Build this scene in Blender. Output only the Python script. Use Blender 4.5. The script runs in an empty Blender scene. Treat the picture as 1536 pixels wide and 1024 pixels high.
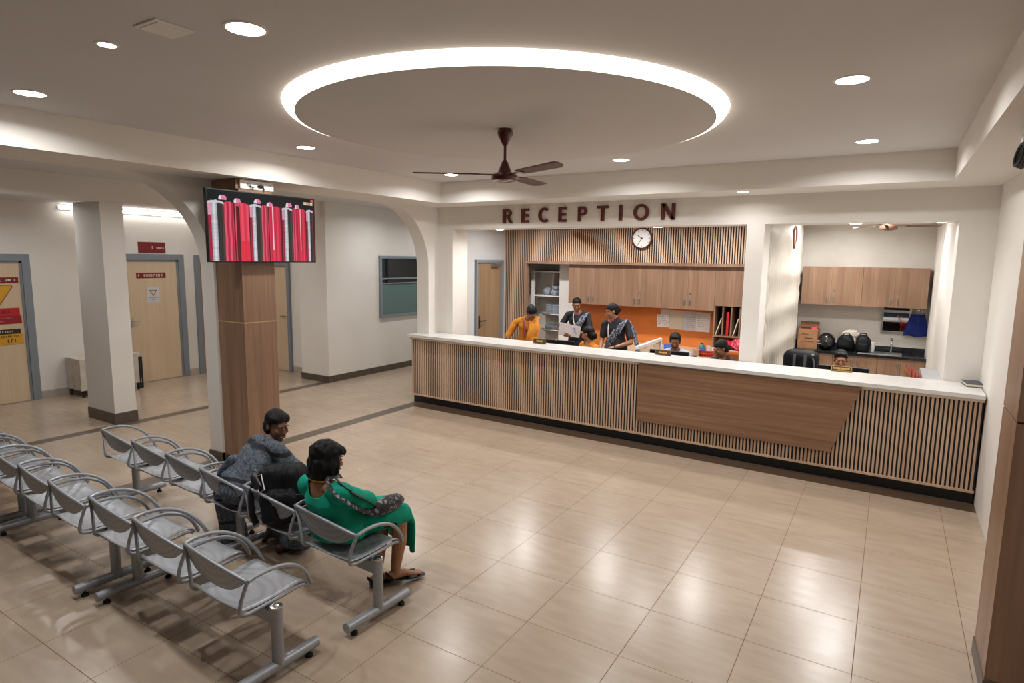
import bpy, bmesh, math, random
from mathutils import Vector, Matrix, Quaternion, noise
random.seed(7)
PI = math.pi
SC = bpy.context.scene
COL = SC.collection
V = Vector

# ------------------------------------------------------------------ colours and materials
def lin(c):
    c = c / 255.0
    return c / 12.92 if c <= 0.04045 else ((c + 0.055) / 1.055) ** 2.4
def rgb(r, g, b):
    return (lin(r), lin(g), lin(b), 1.0)
MATS = {}
def mat(name, col, rough=0.5, metal=0.0, spec=0.5, emis=None, estr=0.0, coat=0.0):
    m = bpy.data.materials.new(name); m.use_nodes = True
    b = m.node_tree.nodes['Principled BSDF']
    b.inputs['Base Color'].default_value = col
    b.inputs['Roughness'].default_value = rough
    b.inputs['Metallic'].default_value = metal
    b.inputs['Specular IOR Level'].default_value = spec
    b.inputs['Coat Weight'].default_value = coat
    if emis:
        b.inputs['Emission Color'].default_value = emis
        b.inputs['Emission Strength'].default_value = estr
    MATS[name] = m
    return m
def nd(m, t, **kw):
    n = m.node_tree.nodes.new(t)
    for k, v in kw.items():
        if k.startswith('i_'):
            n.inputs[k[2:].replace('_', ' ')].default_value = v
        else:
            setattr(n, k, v)
    return n
def lk(m, a, b): m.node_tree.links.new(a, b)
def bsdf(m): return m.node_tree.nodes['Principled BSDF']
def varied(m, c1, c2, scale=3.0, stretch=(1, 1, 1), detail=4.0, bump=0.0, lo=0.3, hi=0.7, rough_var=None, distort=0.0):
    """two-tone procedural noise colour in object space"""
    tc = nd(m, 'ShaderNodeTexCoord'); mp = nd(m, 'ShaderNodeMapping')
    mp.inputs['Scale'].default_value = stretch
    lk(m, tc.outputs['Object'], mp.inputs['Vector'])
    nz = nd(m, 'ShaderNodeTexNoise'); nz.inputs['Scale'].default_value = scale; nz.inputs['Detail'].default_value = detail
    nz.inputs['Distortion'].default_value = distort
    lk(m, mp.outputs['Vector'], nz.inputs['Vector'])
    cr = nd(m, 'ShaderNodeValToRGB')
    cr.color_ramp.elements[0].position = lo; cr.color_ramp.elements[0].color = c1
    cr.color_ramp.elements[1].position = hi; cr.color_ramp.elements[1].color = c2
    lk(m, nz.outputs['Fac'], cr.inputs['Fac']); lk(m, cr.outputs['Color'], bsdf(m).inputs['Base Color'])
    if bump:
        bp = nd(m, 'ShaderNodeBump'); bp.inputs['Strength'].default_value = bump; bp.inputs['Distance'].default_value = 0.01
        lk(m, nz.outputs['Fac'], bp.inputs['Height']); lk(m, bp.outputs['Normal'], bsdf(m).inputs['Normal'])
    return m

M_WALL = varied(mat('wall_paint', rgb(226, 219, 208), 0.6, spec=0.3), rgb(224, 219, 212), rgb(230, 226, 220), 1.3, bump=0.03)
M_WALLC = varied(mat('corridor_paint', rgb(226, 220, 210), 0.55, spec=0.3), rgb(224, 219, 212), rgb(230, 226, 220), 1.3, bump=0.03)
M_CEIL = varied(mat('ceiling_paint', rgb(212, 210, 209), 0.7, spec=0.2), rgb(209, 207, 206), rgb(215, 213, 212), 0.9)
M_TILEWALL = varied(mat('wall_tile', rgb(214, 208, 198), 0.25), rgb(205, 199, 190), rgb(218, 213, 204), 2.0)
M_ORANGE = varied(mat('orange_laminate', rgb(212, 122, 56), 0.4), rgb(207, 117, 52), rgb(216, 126, 60), 5)
M_FLOOR = mat('floor_tile', rgb(196, 172, 145), 0.22, spec=0.5)
M_GROUT = mat('tile_joint', rgb(128, 104, 80), 0.8, spec=0.1)
M_STONE = varied(mat('dark_stone', rgb(98, 86, 74), 0.35), rgb(88, 77, 66), rgb(106, 94, 82), 30)
M_SKIRT = varied(mat('skirting_stone', rgb(88, 76, 66), 0.4), rgb(76, 66, 57), rgb(98, 86, 75), 25)
M_LSKIRT = varied(mat('light_skirting', rgb(178, 168, 155), 0.35), rgb(172, 162, 149), rgb(184, 174, 161), 10)
M_FRAME = mat('grey_frame_paint', rgb(128, 136, 144), 0.45)
def wood(name, c1, c2, c3, axis='z', scale=1.0, rough=0.4):
    m = mat(name, c2, rough)
    tc = nd(m, 'ShaderNodeTexCoord'); mp = nd(m, 'ShaderNodeMapping')
    s = [34 * scale, 34 * scale, 34 * scale]; s['xyz'.index(axis)] = 0.9 * scale
    mp.inputs['Scale'].default_value = s
    lk(m, tc.outputs['Object'], mp.inputs['Vector'])
    nz = nd(m, 'ShaderNodeTexNoise'); nz.inputs['Scale'].default_value = 1.0; nz.inputs['Detail'].default_value = 6; nz.inputs['Roughness'].default_value = 0.62
    lk(m, mp.outputs['Vector'], nz.inputs['Vector'])
    mp2 = nd(m, 'ShaderNodeMapping'); s2 = [5 * scale] * 3; s2['xyz'.index(axis)] = 0.25 * scale
    mp2.inputs['Scale'].default_value = s2; lk(m, tc.outputs['Object'], mp2.inputs['Vector'])
    nz2 = nd(m, 'ShaderNodeTexNoise'); nz2.inputs['Scale'].default_value = 1.0; nz2.inputs['Detail'].default_value = 3
    lk(m, mp2.outputs['Vector'], nz2.inputs['Vector'])
    mx = nd(m, 'ShaderNodeMath', operation='ADD'); lk(m, nz.outputs['Fac'], mx.inputs[0]); lk(m, nz2.outputs['Fac'], mx.inputs[1])
    ml = nd(m, 'ShaderNodeMath', operation='MULTIPLY'); ml.inputs[1].default_value = 0.5; lk(m, mx.outputs[0], ml.inputs[0])
    cr = nd(m, 'ShaderNodeValToRGB')
    e = cr.color_ramp.elements
    e[0].position = 0.34; e[0].color = c1; e[1].position = 0.66; e[1].color = c3
    n = e.new(0.5); n.color = c2
    lk(m, ml.outputs[0], cr.inputs['Fac']); lk(m, cr.outputs['Color'], bsdf(m).inputs['Base Color'])
    bp = nd(m, 'ShaderNodeBump'); bp.inputs['Strength'].default_value = 0.08; bp.inputs['Distance'].default_value = 0.004
    lk(m, nz.outputs['Fac'], bp.inputs['Height']); lk(m, bp.outputs['Normal'], bsdf(m).inputs['Normal'])
    return m
M_WOOD = wood('walnut_laminate', rgb(124, 95, 75), rgb(144, 113, 90), rgb(162, 131, 107))
M_WOODH = wood('walnut_laminate_horizontal', rgb(112, 80, 58), rgb(140, 105, 80), rgb(163, 128, 101), axis='x')
M_WOODC = wood('column_laminate', rgb(122, 93, 73), rgb(142, 111, 88), rgb(160, 128, 104))
M_SLAT = wood('slat_laminate', rgb(182, 152, 126), rgb(202, 172, 146), rgb(218, 190, 164))
M_DOOR = wood('door_laminate', rgb(206, 182, 150), rgb(213, 190, 160), rgb(220, 198, 169), scale=0.8)
M_DOORD = wood('orange_door_laminate', rgb(150, 108, 70), rgb(166, 122, 82), rgb(180, 136, 96), scale=0.8)
M_DOORB = wood('brown_door_laminate', rgb(132, 106, 78), rgb(146, 119, 90), rgb(158, 131, 102), scale=0.8)
M_BLACK = mat('black_recess', rgb(16, 14, 13), 0.7)
M_PLINTH = mat('black_plinth', rgb(22, 22, 23), 0.35)
M_WHITE = mat('white_laminate', rgb(236, 234, 230), 0.35)
M_TOP = varied(mat('white_solid_surface', rgb(228, 226, 222), 0.25), rgb(212, 211, 208), rgb(219, 218, 215), 8)
M_BRASS = mat('brass_line', rgb(150, 112, 66), 0.35, 0.7)
M_CREAM = mat('cream_edge', rgb(226, 214, 196), 0.4)
M_CHROME = mat('chrome', rgb(205, 205, 205), 0.18, 1.0)
M_STEEL = mat('brushed_steel', rgb(185, 185, 183), 0.32, 1.0)
M_DARKMETAL = mat('dark_bronze', rgb(60, 46, 38), 0.4, 0.8)
M_GRANITE = varied(mat('black_granite', rgb(28, 30, 33), 0.12), rgb(20, 21, 24), rgb(42, 45, 49), 60)
M_GREYMETAL = varied(mat('silver_powder_coat', rgb(156, 160, 166), 0.36, 0.35), rgb(149, 153, 159), rgb(162, 166, 172), 80)
M_BLACKP = mat('black_plastic', rgb(20, 20, 22), 0.4)
M_RUBBER = mat('black_rubber', rgb(14, 14, 14), 0.7)
M_FAN = mat('maroon_enamel', rgb(84, 28, 26), 0.22, 0.1, coat=0.6)
M_BLADE = mat('fan_blade_brown', rgb(104, 74, 62), 0.35, 0.1)
M_LETTER = mat('maroon_letter', rgb(92, 34, 28), 0.3)
M_PLASTICW = mat('white_plastic', rgb(232, 230, 226), 0.35)
M_GLASSD = mat('dark_window_glass', rgb(22, 28, 32), 0.06, spec=0.7)
M_FROST = mat('frosted_teal_glass', rgb(96, 120, 118), 0.45, spec=0.4)
M_LED = mat('downlight_glow', (1, 1, 1, 1), 0.5, emis=(1.0, 0.95, 0.88, 1), estr=14)
M_RING = mat('cove_glow', (1, 1, 1, 1), 0.5, emis=(1.0, 0.87, 0.72, 1), estr=3.0)
M_TUBE = mat('tube_glow', (1, 1, 1, 1), 0.5, emis=(1.0, 0.97, 0.92, 1), estr=14)

# ------------------------------------------------------------------ object helpers
ROOTINV = {}
def setp(o, label=None, cat=None, group=None, kind=None):
    if label: o['label'] = label
    if cat: o['category'] = cat
    if group: o['group'] = group
    if kind: o['kind'] = kind
    return o
def thing(name, label, cat, loc=(0, 0, 0), rotz=0.0, group=None, kind=None):
    o = bpy.data.objects.new(name, None); COL.objects.link(o)
    o.empty_display_size = 0.1
    o.location = loc; o.rotation_euler = (0, 0, rotz)
    o.matrix_world = Matrix.Translation(V(loc)) @ Matrix.Rotation(rotz, 4, 'Z')
    ROOTINV[o.name] = o.matrix_world.copy()
    return setp(o, label, cat, group, kind)
class MB:
    """collects shapes in one bmesh; coordinates are world coordinates unless local=True on build"""
    def __init__(s): s.bm = bmesh.new(); s.m = 0
    def _f(s, vs):
        try:
            f = s.bm.faces.new(vs); f.material_index = s.m; return f
        except ValueError: return None
    def box(s, x0, x1, y0, y1, z0, z1, bev=0.0, seg=2):
        mtx = Matrix.Translation(((x0 + x1) / 2, (y0 + y1) / 2, (z0 + z1) / 2)) @ Matrix.Diagonal((abs(x1 - x0), abs(y1 - y0), abs(z1 - z0), 1))
        return s.mbox(mtx, bev, seg)
    def mbox(s, mtx, bev=0.0, seg=2):
        r = bmesh.ops.create_cube(s.bm, size=1.0, matrix=mtx)
        vs = r['verts']; es = {e for v in vs for e in v.link_edges}; fs = {f for v in vs for f in v.link_faces}
        for f in fs: f.material_index = s.m
        if bev > 0:
            rb = bmesh.ops.bevel(s.bm, geom=list(es), offset=bev, segments=seg, affect='EDGES', profile=0.5)
            for f in rb['faces']: f.material_index = s.m
        return s
    def obox(s, c, size, rz=0.0, rx=0.0, ry=0.0, bev=0.0):
        mtx = Matrix.Translation(V(c)) @ Matrix.Rotation(rz, 4, 'Z') @ Matrix.Rotation(ry, 4, 'Y') @ Matrix.Rotation(rx, 4, 'X') @ Matrix.Diagonal((size[0], size[1], size[2], 1))
        return s.mbox(mtx, bev)
    def prism(s, poly, axis, a, b):
        """poly: 2-D points in the other two axes (cyclic order x,y,z minus axis)"""
        def p3(p, t):
            if axis == 'x': return V((t, p[0], p[1]))
            if axis == 'y': return V((p[0], t, p[1]))
            return V((p[0], p[1], t))
        A = [s.bm.verts.new(p3(p, a)) for p in poly]; B = [s.bm.verts.new(p3(p, b)) for p in poly]
        n = len(poly)
        s._f(A[::-1]); s._f(B)
        for i in range(n): s._f([A[i], A[(i + 1) % n], B[(i + 1) % n], B[i]])
        return s
    def loft(s, pts, rads, side=(1, 0, 0), n=12, caps=True, closed=False, round_caps=False):
        pts = [V(p) for p in pts]; N = len(pts)
        rads = [(r, r) if isinstance(r, (int, float)) else r for r in (rads if isinstance(rads, (list, tuple)) and not (len(rads) == 2 and N != 2 and isinstance(rads[0], (int, float))) else [rads] * N)]
        side = V(side); rings = []
        def ring(p, t, r):
            sd = side - t * side.dot(t)
            if sd.length < 1e-4: sd = t.orthogonal()
            sd.normalize(); b = t.cross(sd)
            return [s.bm.verts.new(p + sd * (r[0] * math.cos(2 * PI * k / n)) + b * (r[1] * math.sin(2 * PI * k / n))) for k in range(n)]
        tang = []
        for i in range(N):
            if closed: t = pts[(i + 1) % N] - pts[i - 1]
            else: t = pts[min(i + 1, N - 1)] - pts[max(i - 1, 0)]
            tang.append(t.normalized() if t.length > 1e-9 else V((0, 0, 1)))
        if round_caps:
            for a in (80, 55, 28):
                ca, sa = math.cos(math.radians(a)), math.sin(math.radians(a)); r = rads[0]; m_ = min(r)
                rings.append(ring(pts[0] - tang[0] * m_ * sa, tang[0], (r[0] * ca, r[1] * ca)))
        for i in range(N): rings.append(ring(pts[i], tang[i], rads[i]))
        if round_caps:
            for a in (28, 55, 80):
                ca, sa = math.cos(math.radians(a)), math.sin(math.radians(a)); r = rads[-1]; m_ = min(r)
                rings.append(ring(pts[-1] + tang[-1] * m_ * sa, tang[-1], (r[0] * ca, r[1] * ca)))
        R = len(rings)
        for i in range(R if closed else R - 1):
            A, B = rings[i], rings[(i + 1) % R]
            for k in range(n): s._f([A[k], A[(k + 1) % n], B[(k + 1) % n], B[k]])
        if caps and not closed:
            s._f(rings[0][::-1]); s._f(rings[-1])
        return s
    def tube(s, pts, r, n=8, closed=False, sub=0):
        if sub: pts = smooth_path(pts, sub, closed)
        return s.loft(pts, [r] * len(pts), side=(0.31, 0.17, 0.93), n=n, closed=closed)
    def cyl(s, p0, p1, r0, r1=None, n=20):
        return s.loft([p0, p1], [r0, r0 if r1 is None else r1], n=n, side=(0.9, 0.1, 0.2))
    def lathe(s, prof, c=(0, 0, 0), n=28, axis='z'):
        c = V(c); rings = []
        for r, h in prof:
            ring = []
            for k in range(n):
                a = 2 * PI * k / n
                q = (r * math.cos(a), r * math.sin(a), h)
                if axis == 'y': q = (q[0], q[2], q[1])
                if axis == 'x': q = (q[2], q[0], q[1])
                ring.append(s.bm.verts.new(c + V(q)))
            rings.append(ring)
        for A, B in zip(rings, rings[1:]):
            for k in range(n): s._f([A[k], A[(k + 1) % n], B[(k + 1) % n], B[k]])
        if prof[0][0] > 1e-6: s._f(rings[0][::-1])
        if prof[-1][0] > 1e-6: s._f(rings[-1])
        return s
    def ell(s, c, r, rot=None, u=16, v=10):
        mtx = Matrix.Translation(V(c)) @ (rot.to_4x4() if rot else Matrix.Identity(4)) @ Matrix.Diagonal((r[0], r[1], r[2], 1))
        q = bmesh.ops.create_uvsphere(s.bm, u_segments=u, v_segments=v, radius=1.0, matrix=mtx)
        for f in {f for w in q['verts'] for f in w.link_faces}: f.material_index = s.m
        return s
    def grid(s, fn, nu, nv):
        vs = [[s.bm.verts.new(V(fn(i / nu, j / nv))) for j in range(nv + 1)] for i in range(nu + 1)]
        for i in range(nu):
            for j in range(nv): s._f([vs[i][j], vs[i + 1][j], vs[i + 1][j + 1], vs[i][j + 1]])
        return s
    def quad(s, *ps): s._f([s.bm.verts.new(V(p)) for p in ps]); return s
    def build(s, name, m, parent=None, smooth=False, local=False, angle=40, solid=0.0, origin=None):
        if smooth or angle:
            bmesh.ops.recalc_face_normals(s.bm, faces=s.bm.faces[:])
        me = bpy.data.meshes.new(name)
        if parent is not None and not local:
            w = parent
            mw = ROOTINV.get(parent.name, Matrix.Identity(4))
            s.bm.transform(mw.inverted())
        off = None
        if parent is None and origin is not None:
            s.bm.transform(Matrix.Translation(-V(origin)))
        s.bm.to_mesh(me); s.bm.free()
        for mm in (m if isinstance(m, (list, tuple)) else [m]): me.materials.append(mm)
        o = bpy.data.objects.new(name, me); COL.objects.link(o)
        if parent is not None:
            o.parent = parent; ROOTINV[o.name] = ROOTINV.get(parent.name, Matrix.Identity(4))
        elif origin is not None:
            o.location = V(origin); ROOTINV[o.name] = Matrix.Translation(V(origin))
        if smooth:
            me.polygons.foreach_set('use_smooth', [True] * len(me.polygons))
            if angle:
                try: me.set_sharp_from_angle(angle=math.radians(angle))
                except Exception: pass
        if solid:
            md = o.modifiers.new('thickness', 'SOLIDIFY'); md.thickness = abs(solid); md.offset = 0 if solid > 0 else -1
        return o
def smooth_path(pts, sub=4, closed=False):
    pts = [V(p) for p in pts]; out = []; N = len(pts)
    for i in range(N if closed else N - 1):
        if closed: p0, p1, p2, p3 = pts[i - 1], pts[i], pts[(i + 1) % N], pts[(i + 2) % N]
        else: p0, p1, p2, p3 = pts[max(i - 1, 0)], pts[i], pts[i + 1], pts[min(i + 2, N - 1)]
        for k in range(sub):
            t = k / sub
            out.append(0.5 * ((2 * p1) + (p2 - p0) * t + (2 * p0 - 5 * p1 + 4 * p2 - p3) * t * t + (3 * p1 - p0 - 3 * p2 + p3) * t ** 3))
    if not closed: out.append(pts[-1])
    return out
def struct(name, mb, m, **kw):
    parent = kw.pop('parent', None)
    o = mb.build(name, m, parent, **kw)
    if parent is None: o['kind'] = 'structure'
    return o
def onemesh(name, mb, m, label, cat, group=None, **kw):
    return setp(mb.build(name, m, None, **kw), label, cat, group)
def bx(*a, **k): return MB().box(*a, **k)
def copy_thing(root, loc, rotz=None, label=None, group=None):
    r = root.copy(); COL.objects.link(r); r.location = loc
    if rotz is not None: r.rotation_euler = (0, 0, rotz)
    if label: r['label'] = label
    if group: r['group'] = group
    for ch in list(root.children):
        c = ch.copy(); COL.objects.link(c); c.parent = r
        for g in list(ch.children):
            d = g.copy(); COL.objects.link(d); d.parent = c
    return r

# ------------------------------------------------------------------ camera
cam = bpy.data.cameras.new('camera'); camo = bpy.data.objects.new('camera', cam); COL.objects.link(camo)
camo.location = (2.393, -4.2784, 2.29); camo.rotation_euler = (1.4362, -0.0133, 0.5544)
cam.sensor_width = 36.0; cam.lens = 916.97 / 1536 * 36.0; cam.clip_start = 0.05
SC.camera = camo

# ------------------------------------------------------------------ room levels (metres)
ZC, ZB, ZL = 3.355, 3.066, 2.73          # tray ceiling, beam soffit, lintel soffit
XA0, XA1 = -4.00, -3.77                  # arcade wall on the left
YW, YW2 = 3.45, 3.85                     # reception wall front and back
XR = 3.24                                # right wall

# ------------------------------------------------------------------ floor
def floor():
    b = MB()
    joint = 0.0045
    def zone(xs, ys):
        for i in range(len(xs) - 1):
            for j in range(len(ys) - 1):
                x0, x1, y0, y1 = xs[i], xs[i + 1], ys[j], ys[j + 1]
                g = joint / 2
                b.m = 0
                b.quad((x0 + g, y0 + g, 0), (x1 - g, y0 + g, 0), (x1 - g, y1 - g, 0), (x0 + g, y1 - g, 0))
                b.m = 1
                b.quad((x0, y0, 0), (x1, y0, 0), (x1 - g, y0 + g, 0), (x0 + g, y0 + g, 0))
                b.quad((x1, y0, 0), (x1, y1, 0), (x1 - g, y1 - g, 0), (x1 - g, y0 + g, 0))
                b.quad((x1, y1, 0), (x0, y1, 0), (x0 + g, y1 - g, 0), (x1 - g, y1 - g, 0))
                b.quad((x0, y1, 0), (x0, y0, 0), (x0 + g, y0 + g, 0), (x0 + g, y1 - g, 0))
    xs = [-3.765, -3.42, -2.855, -2.277, -1.698, -1.126, -0.535, 0.014, 0.594, 1.213, 1.804, 2.382, 2.957, 3.25]
    ys = [-6.6, -5.78, -5.2, -4.62, -4.04, -3.46, -2.88, -2.46, -2.24, -1.645, -1.132, -0.573, 0.015, 0.611, 1.222, 1.853, 2.47, 3.09, 3.71, 4.33, 4.95, 5.57, 6.19, 6.81, 7.43]
    zone(xs, ys)
    xs2 = [-6.19, -5.87, -5.25, -4.62, -3.965]
    ys2 = [-6.6, -5.8, -5.2, -4.6, -4.0, -3.35, -2.73, -2.1, -1.48, -0.87, -0.22, 0.4, 0.93, 1.46, 2.08, 2.70, 3.29, 3.91, 4.53, 5.15, 5.77, 6.39, 7.01, 7.63, 8.1]
    zone(xs2, ys2)
    xs3 = [-8.95, -8.83, -8.2, -7.58, -6.96, -6.37]
    ys3 = [-6.6, -5.7, -5.1, -4.5, -3.9, -3.3, -2.68, -2.05, -1.43, -0.81, -0.2, 0.43, 1.05, 1.67, 2.29, 2.91, 3.53, 4.0]
    zone(xs3, ys3)
    b.m = 2
    b.quad((-3.965, -6.6, 0), (-3.765, -6.6, 0), (-3.765, 8.1, 0), (-3.965, 8.1, 0))
    b.quad((-6.37, -6.6, 0), (-6.19, -6.6, 0), (-6.19, 8.1, 0), (-6.37, 8.1, 0))
    return struct('floor', b, [M_FLOOR, M_GROUT, M_STONE], angle=0)
m = M_FLOOR
tc = nd(m, 'ShaderNodeTexCoord'); nz = nd(m, 'ShaderNodeTexNoise'); nz.inputs['Scale'].default_value = 1.1; nz.inputs['Detail'].default_value = 5
lk(m, tc.outputs['Object'], nz.inputs['Vector'])
mp = nd(m, 'ShaderNodeMapping'); mp.inputs['Scale'].default_value = (2.2, 9, 1); lk(m, tc.outputs['Object'], mp.inputs['Vector'])
nz2 = nd(m, 'ShaderNodeTexNoise'); nz2.inputs['Scale'].default_value = 1.6; nz2.inputs['Detail'].default_value = 6; lk(m, mp.outputs['Vector'], nz2.inputs['Vector'])
gi = nd(m, 'ShaderNodeMath', operation='ADD'); lk(m, nz.outputs['Fac'], gi.inputs[0]); lk(m, nz2.outputs['Fac'], gi.inputs[1])
gh = nd(m, 'ShaderNodeMath', operation='MULTIPLY'); gh.inputs[1].default_value = 0.5; lk(m, gi.outputs[0], gh.inputs[0])
cr = nd(m, 'ShaderNodeValToRGB'); cr.color_ramp.elements[0].position = 0.36; cr.color_ramp.elements[1].position = 0.64
cr.color_ramp.elements[0].color = rgb(169, 150, 131); cr.color_ramp.elements[1].color = rgb(183, 165, 145)
lk(m, gh.outputs[0], cr.inputs['Fac']); lk(m, cr.outputs['Color'], bsdf(m).inputs['Base Color'])
mr = nd(m, 'ShaderNodeMapRange'); mr.inputs['To Min'].default_value = 0.2; mr.inputs['To Max'].default_value = 0.3
lk(m, nz2.outputs['Fac'], mr.inputs['Value']); lk(m, mr.outputs[0], bsdf(m).inputs['Roughness'])
floor()

# ------------------------------------------------------------------ ceilings, beams
struct('ceiling', bx(-3.35, 2.95, -5.3, 2.95, ZC, ZC + 0.12), M_CEIL)
struct('beam_left', bx(XA0, -3.23, -6.5, YW, ZB, ZC + 0.1), M_WALL)
struct('beam_back', bx(-3.23, 2.81, 2.83, YW, ZB, ZC + 0.1), M_WALL)
struct('beam_right', bx(2.81, XR + 0.2, -6.5, YW, ZB, ZC + 0.1), M_WALL)
struct('beam_front', bx(-3.23, 2.81, -6.5, -5.2, ZB, ZC + 0.1), M_WALL)
struct('ceiling_corridor', bx(-6.4, XA0, -6.5, 8.1, 3.24, 3.34), M_CEIL)
struct('ceiling_ward_corridor', bx(-9.0, -6.4, -6.5, 3.7, 3.06, 3.34), M_CEIL)
struct('ceiling_office', bx(-4.3, 3.3, YW2, 7.5, 3.05, 3.15), M_CEIL)
struct('beam_corridor', bx(-6.56, -6.30, -6.5, 3.32, 2.95, 3.30), M_WALL)

# ------------------------------------------------------------------ walls
b = MB()
b.box(XA0, -3.49, YW, YW2, 0, ZB); b.box(-3.49, 0.88, YW, YW2, ZL, ZB); b.box(0.88, 1.08, YW, YW2, 0, ZB)
b.box(1.08, 2.93, YW, YW2, ZL, ZB); b.box(2.93, XR + 0.2, YW, YW2, 0, ZB)
b.box(XA0, XR + 0.2, YW, YW2, ZB, ZC)
struct('wall_reception', b, M_WALL)
struct('wall_right', bx(XR, XR + 0.2, -6.5, YW, 0, ZB), M_WALL)
struct('wall_office_left', bx(-4.27, -4.15, YW2, 6.9, 0, 3.05), mat('grey_office_paint', rgb(205, 205, 204), 0.55, spec=0.3))
struct('wall_office_back', bx(-2.75, 0.9, 6.42, 6.55, 0, 3.05), M_ORANGE)
struct('wall_shelf_recess', bx(-4.27, -2.7, 6.8, 6.9, 0, 3.05), M_WALL)
struct('wall_kitchen_back', bx(0.9, 3.1, 7.35, 7.47, 0, 3.05), M_TILEWALL)
struct('wall_kitchen_right', bx(2.93, 3.1, YW2, 7.35, 0, 3.05), M_WALL)
struct('wall_ward_doors', bx(-9.05, -8.9, -6.5, 3.8, 0, 3.06), M_WALLC)
struct('wall_ward_end', bx(-8.9, -6.9, 3.65, 3.8, 0, 3.06), M_WALLC)
struct('wall_corridor_block', bx(-6.93, -6.2, 3.31, 8.1, 0, 3.24), M_WALLC)
struct('wall_corridor_end', bx(-6.2, -4.27, 8.0, 8.1, 0, 3.24), M_WALLC)
struct('wall_corridor_right', bx(-4.27, -4.15, 6.9, 8.0, 0, 3.24), M_WALLC)
# curved brackets of the arcade (quarter arches)
def bracket(name, ycol):
    R = 0.93; zs = ZB - R
    poly = [(ycol, zs)]
    for k in range(0, 25):
        a = PI / 2 * k / 24
        poly.append((ycol - R + R * math.cos(a), zs + R * math.sin(a)))
    poly.append((ycol + 0.001, ZB)); poly.append((ycol + 0.001, zs))
    struct(name, MB().prism(poly, 'x', XA0, XA1), M_WALL, smooth=True, angle=30)
bracket('beam_arch_column', -0.37); bracket('beam_arch_pilaster', 3.2)
struct('column_pilaster', bx(XA0, XA1, 3.2, YW, 0, ZB), M_WALL)
# column with wood cladding on its hall side
c = struct('column', bx(XA0, XA1, -0.37, 0.04, 0.0, ZB), M_WALL)
struct('baseboard', bx(XA0 - 0.012, XA1 + 0.0, -0.385, 0.052, 0, 0.115, bev=0.003), M_SKIRT, parent=c)
b = MB(); b.box(XA1, -3.32, -0.345, 0.05, 0.10, 1.577); b.box(XA1, -3.32, -0.345, 0.05, 1.592, 2.96)
struct('wood_cladding', b, M_WOODC, parent=c)
struct('joint_strip', bx(XA1 + 0.002, -3.324, -0.341, 0.046, 1.577, 1.592), mat('pale_joint', rgb(196, 168, 130), 0.5), parent=c)
struct('cladding_plinth', bx(XA1, -3.315, -0.35, 0.055, 0, 0.10), M_SKIRT, parent=c)
c = struct('column_right', bx(3.16, XR, -0.36, 0.02, 0.0, ZB), M_WALL)
b = MB(); b.box(2.985, 3.16, -0.39, 0.05, 0.10, 1.5); b.box(2.985, 3.16, -0.39, 0.05, 1.512, 2.92)
struct('wood_cladding', b, M_WOODC, parent=c)
struct('joint_strip', bx(2.989, 3.16, -0.386, 0.046, 1.5, 1.512), M_DARKMETAL, parent=c)
struct('cladding_plinth', bx(2.978, 3.16, -0.4, 0.058, 0, 0.10), M_SKIRT, parent=c)
c = struct('column_corridor', bx(-7.08, -6.36, -0.25, 0.03, 0, 2.96), M_WALLC)
struct('baseboard', bx(-7.09, -6.35, -0.262, 0.042, 0, 0.15, bev=0.003), M_SKIRT, parent=c)
struct('baseboard_corridor_block', (lambda q: (q.box(-6.94, -6.19, 3.298, 3.31, 0, 0.12), q.box(-6.2, -6.188, 3.298, 8, 0, 0.12), q)[-1])(MB()), M_SKIRT)
b = MB(); b.box(-8.9, -8.888, -0.13, 1.2, 0, 0.12); b.box(-8.9, -8.888, 2.28, 2.46, 0, 0.12)
struct('baseboard_ward', b, M_LSKIRT)
struct('baseboard_ward_end', bx(-7.58, -6.93, 3.636, 3.65, 0, 0.12), M_LSKIRT)
# grey stone edge strip along the counter base and thin seam under the ceiling hatch are part of the floor border
struct('trim_border', MB().prism([(-3.765, 2.825), (3.24, 2.63), (3.24, 2.9), (-3.765, 3.1)], 'z', -0.01, 0.0012), mat('brown_border_stone', rgb(92, 72, 56), 0.3))

# ------------------------------------------------------------------ doors of the ward corridor (wall x = -8.9, frames proud of it)
def xdoor(name, y0, y1, ztop, fw, mleaf, handle=None, left=True):
    """leaf between y0..y1 up to ztop, frame width fw"""
    b = MB()
    b.box(-8.9, -8.85, y1, y1 + fw, 0, ztop + fw); b.box(-8.9, -8.85, y0 - fw, y0, 0, ztop + fw); b.box(-8.9, -8.85, y0, y1, ztop, ztop + fw)
    b.box(-8.9, -8.87, y1 - 0.03, y1, 0, ztop); b.box(-8.9, -8.87, y0, y1, ztop - 0.03, ztop)
    d = struct(name, bx(-8.9, -8.885, y0, y1, 0.01, ztop), mleaf)
    struct('door_frame', b, M_FRAME, parent=d)
    if handle is not None:
        h = MB(); h.box(-8.885, -8.872, handle - 0.02, handle + 0.02, 1.0, 1.16, bev=0.004)
        h.cyl((-8.88, handle, 1.11), (-8.83, handle, 1.11), 0.009); h.cyl((-8.835, handle - 0.008, 1.11), (-8.835, handle + 0.12, 1.11), 0.009)
        struct('door_handle', h, M_STEEL, parent=d)
xdoor('door_1', -1.22, -0.245, 2.155, 0.105, M_DOOR)
xdoor('door_2', 1.24, 2.165, 2.18, 0.105, M_DOOR, handle=1.30)
xdoor('door_3', 2.575, 3.5, 2.18, 0.095, M_DOORD)
d = struct('door_4', bx(-8.58, -7.68, 3.635, 3.65, 0.01, 2.08), M_DOOR)
b = MB(); b.box(-7.68, -7.60, 3.60, 3.65, 0, 2.16); b.box(-8.66, -8.58, 3.60, 3.65, 0, 2.16); b.box(-8.58, -7.68, 3.60, 3.65, 2.08, 2.16)
struct('door_frame', b, M_FRAME, parent=d)
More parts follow.
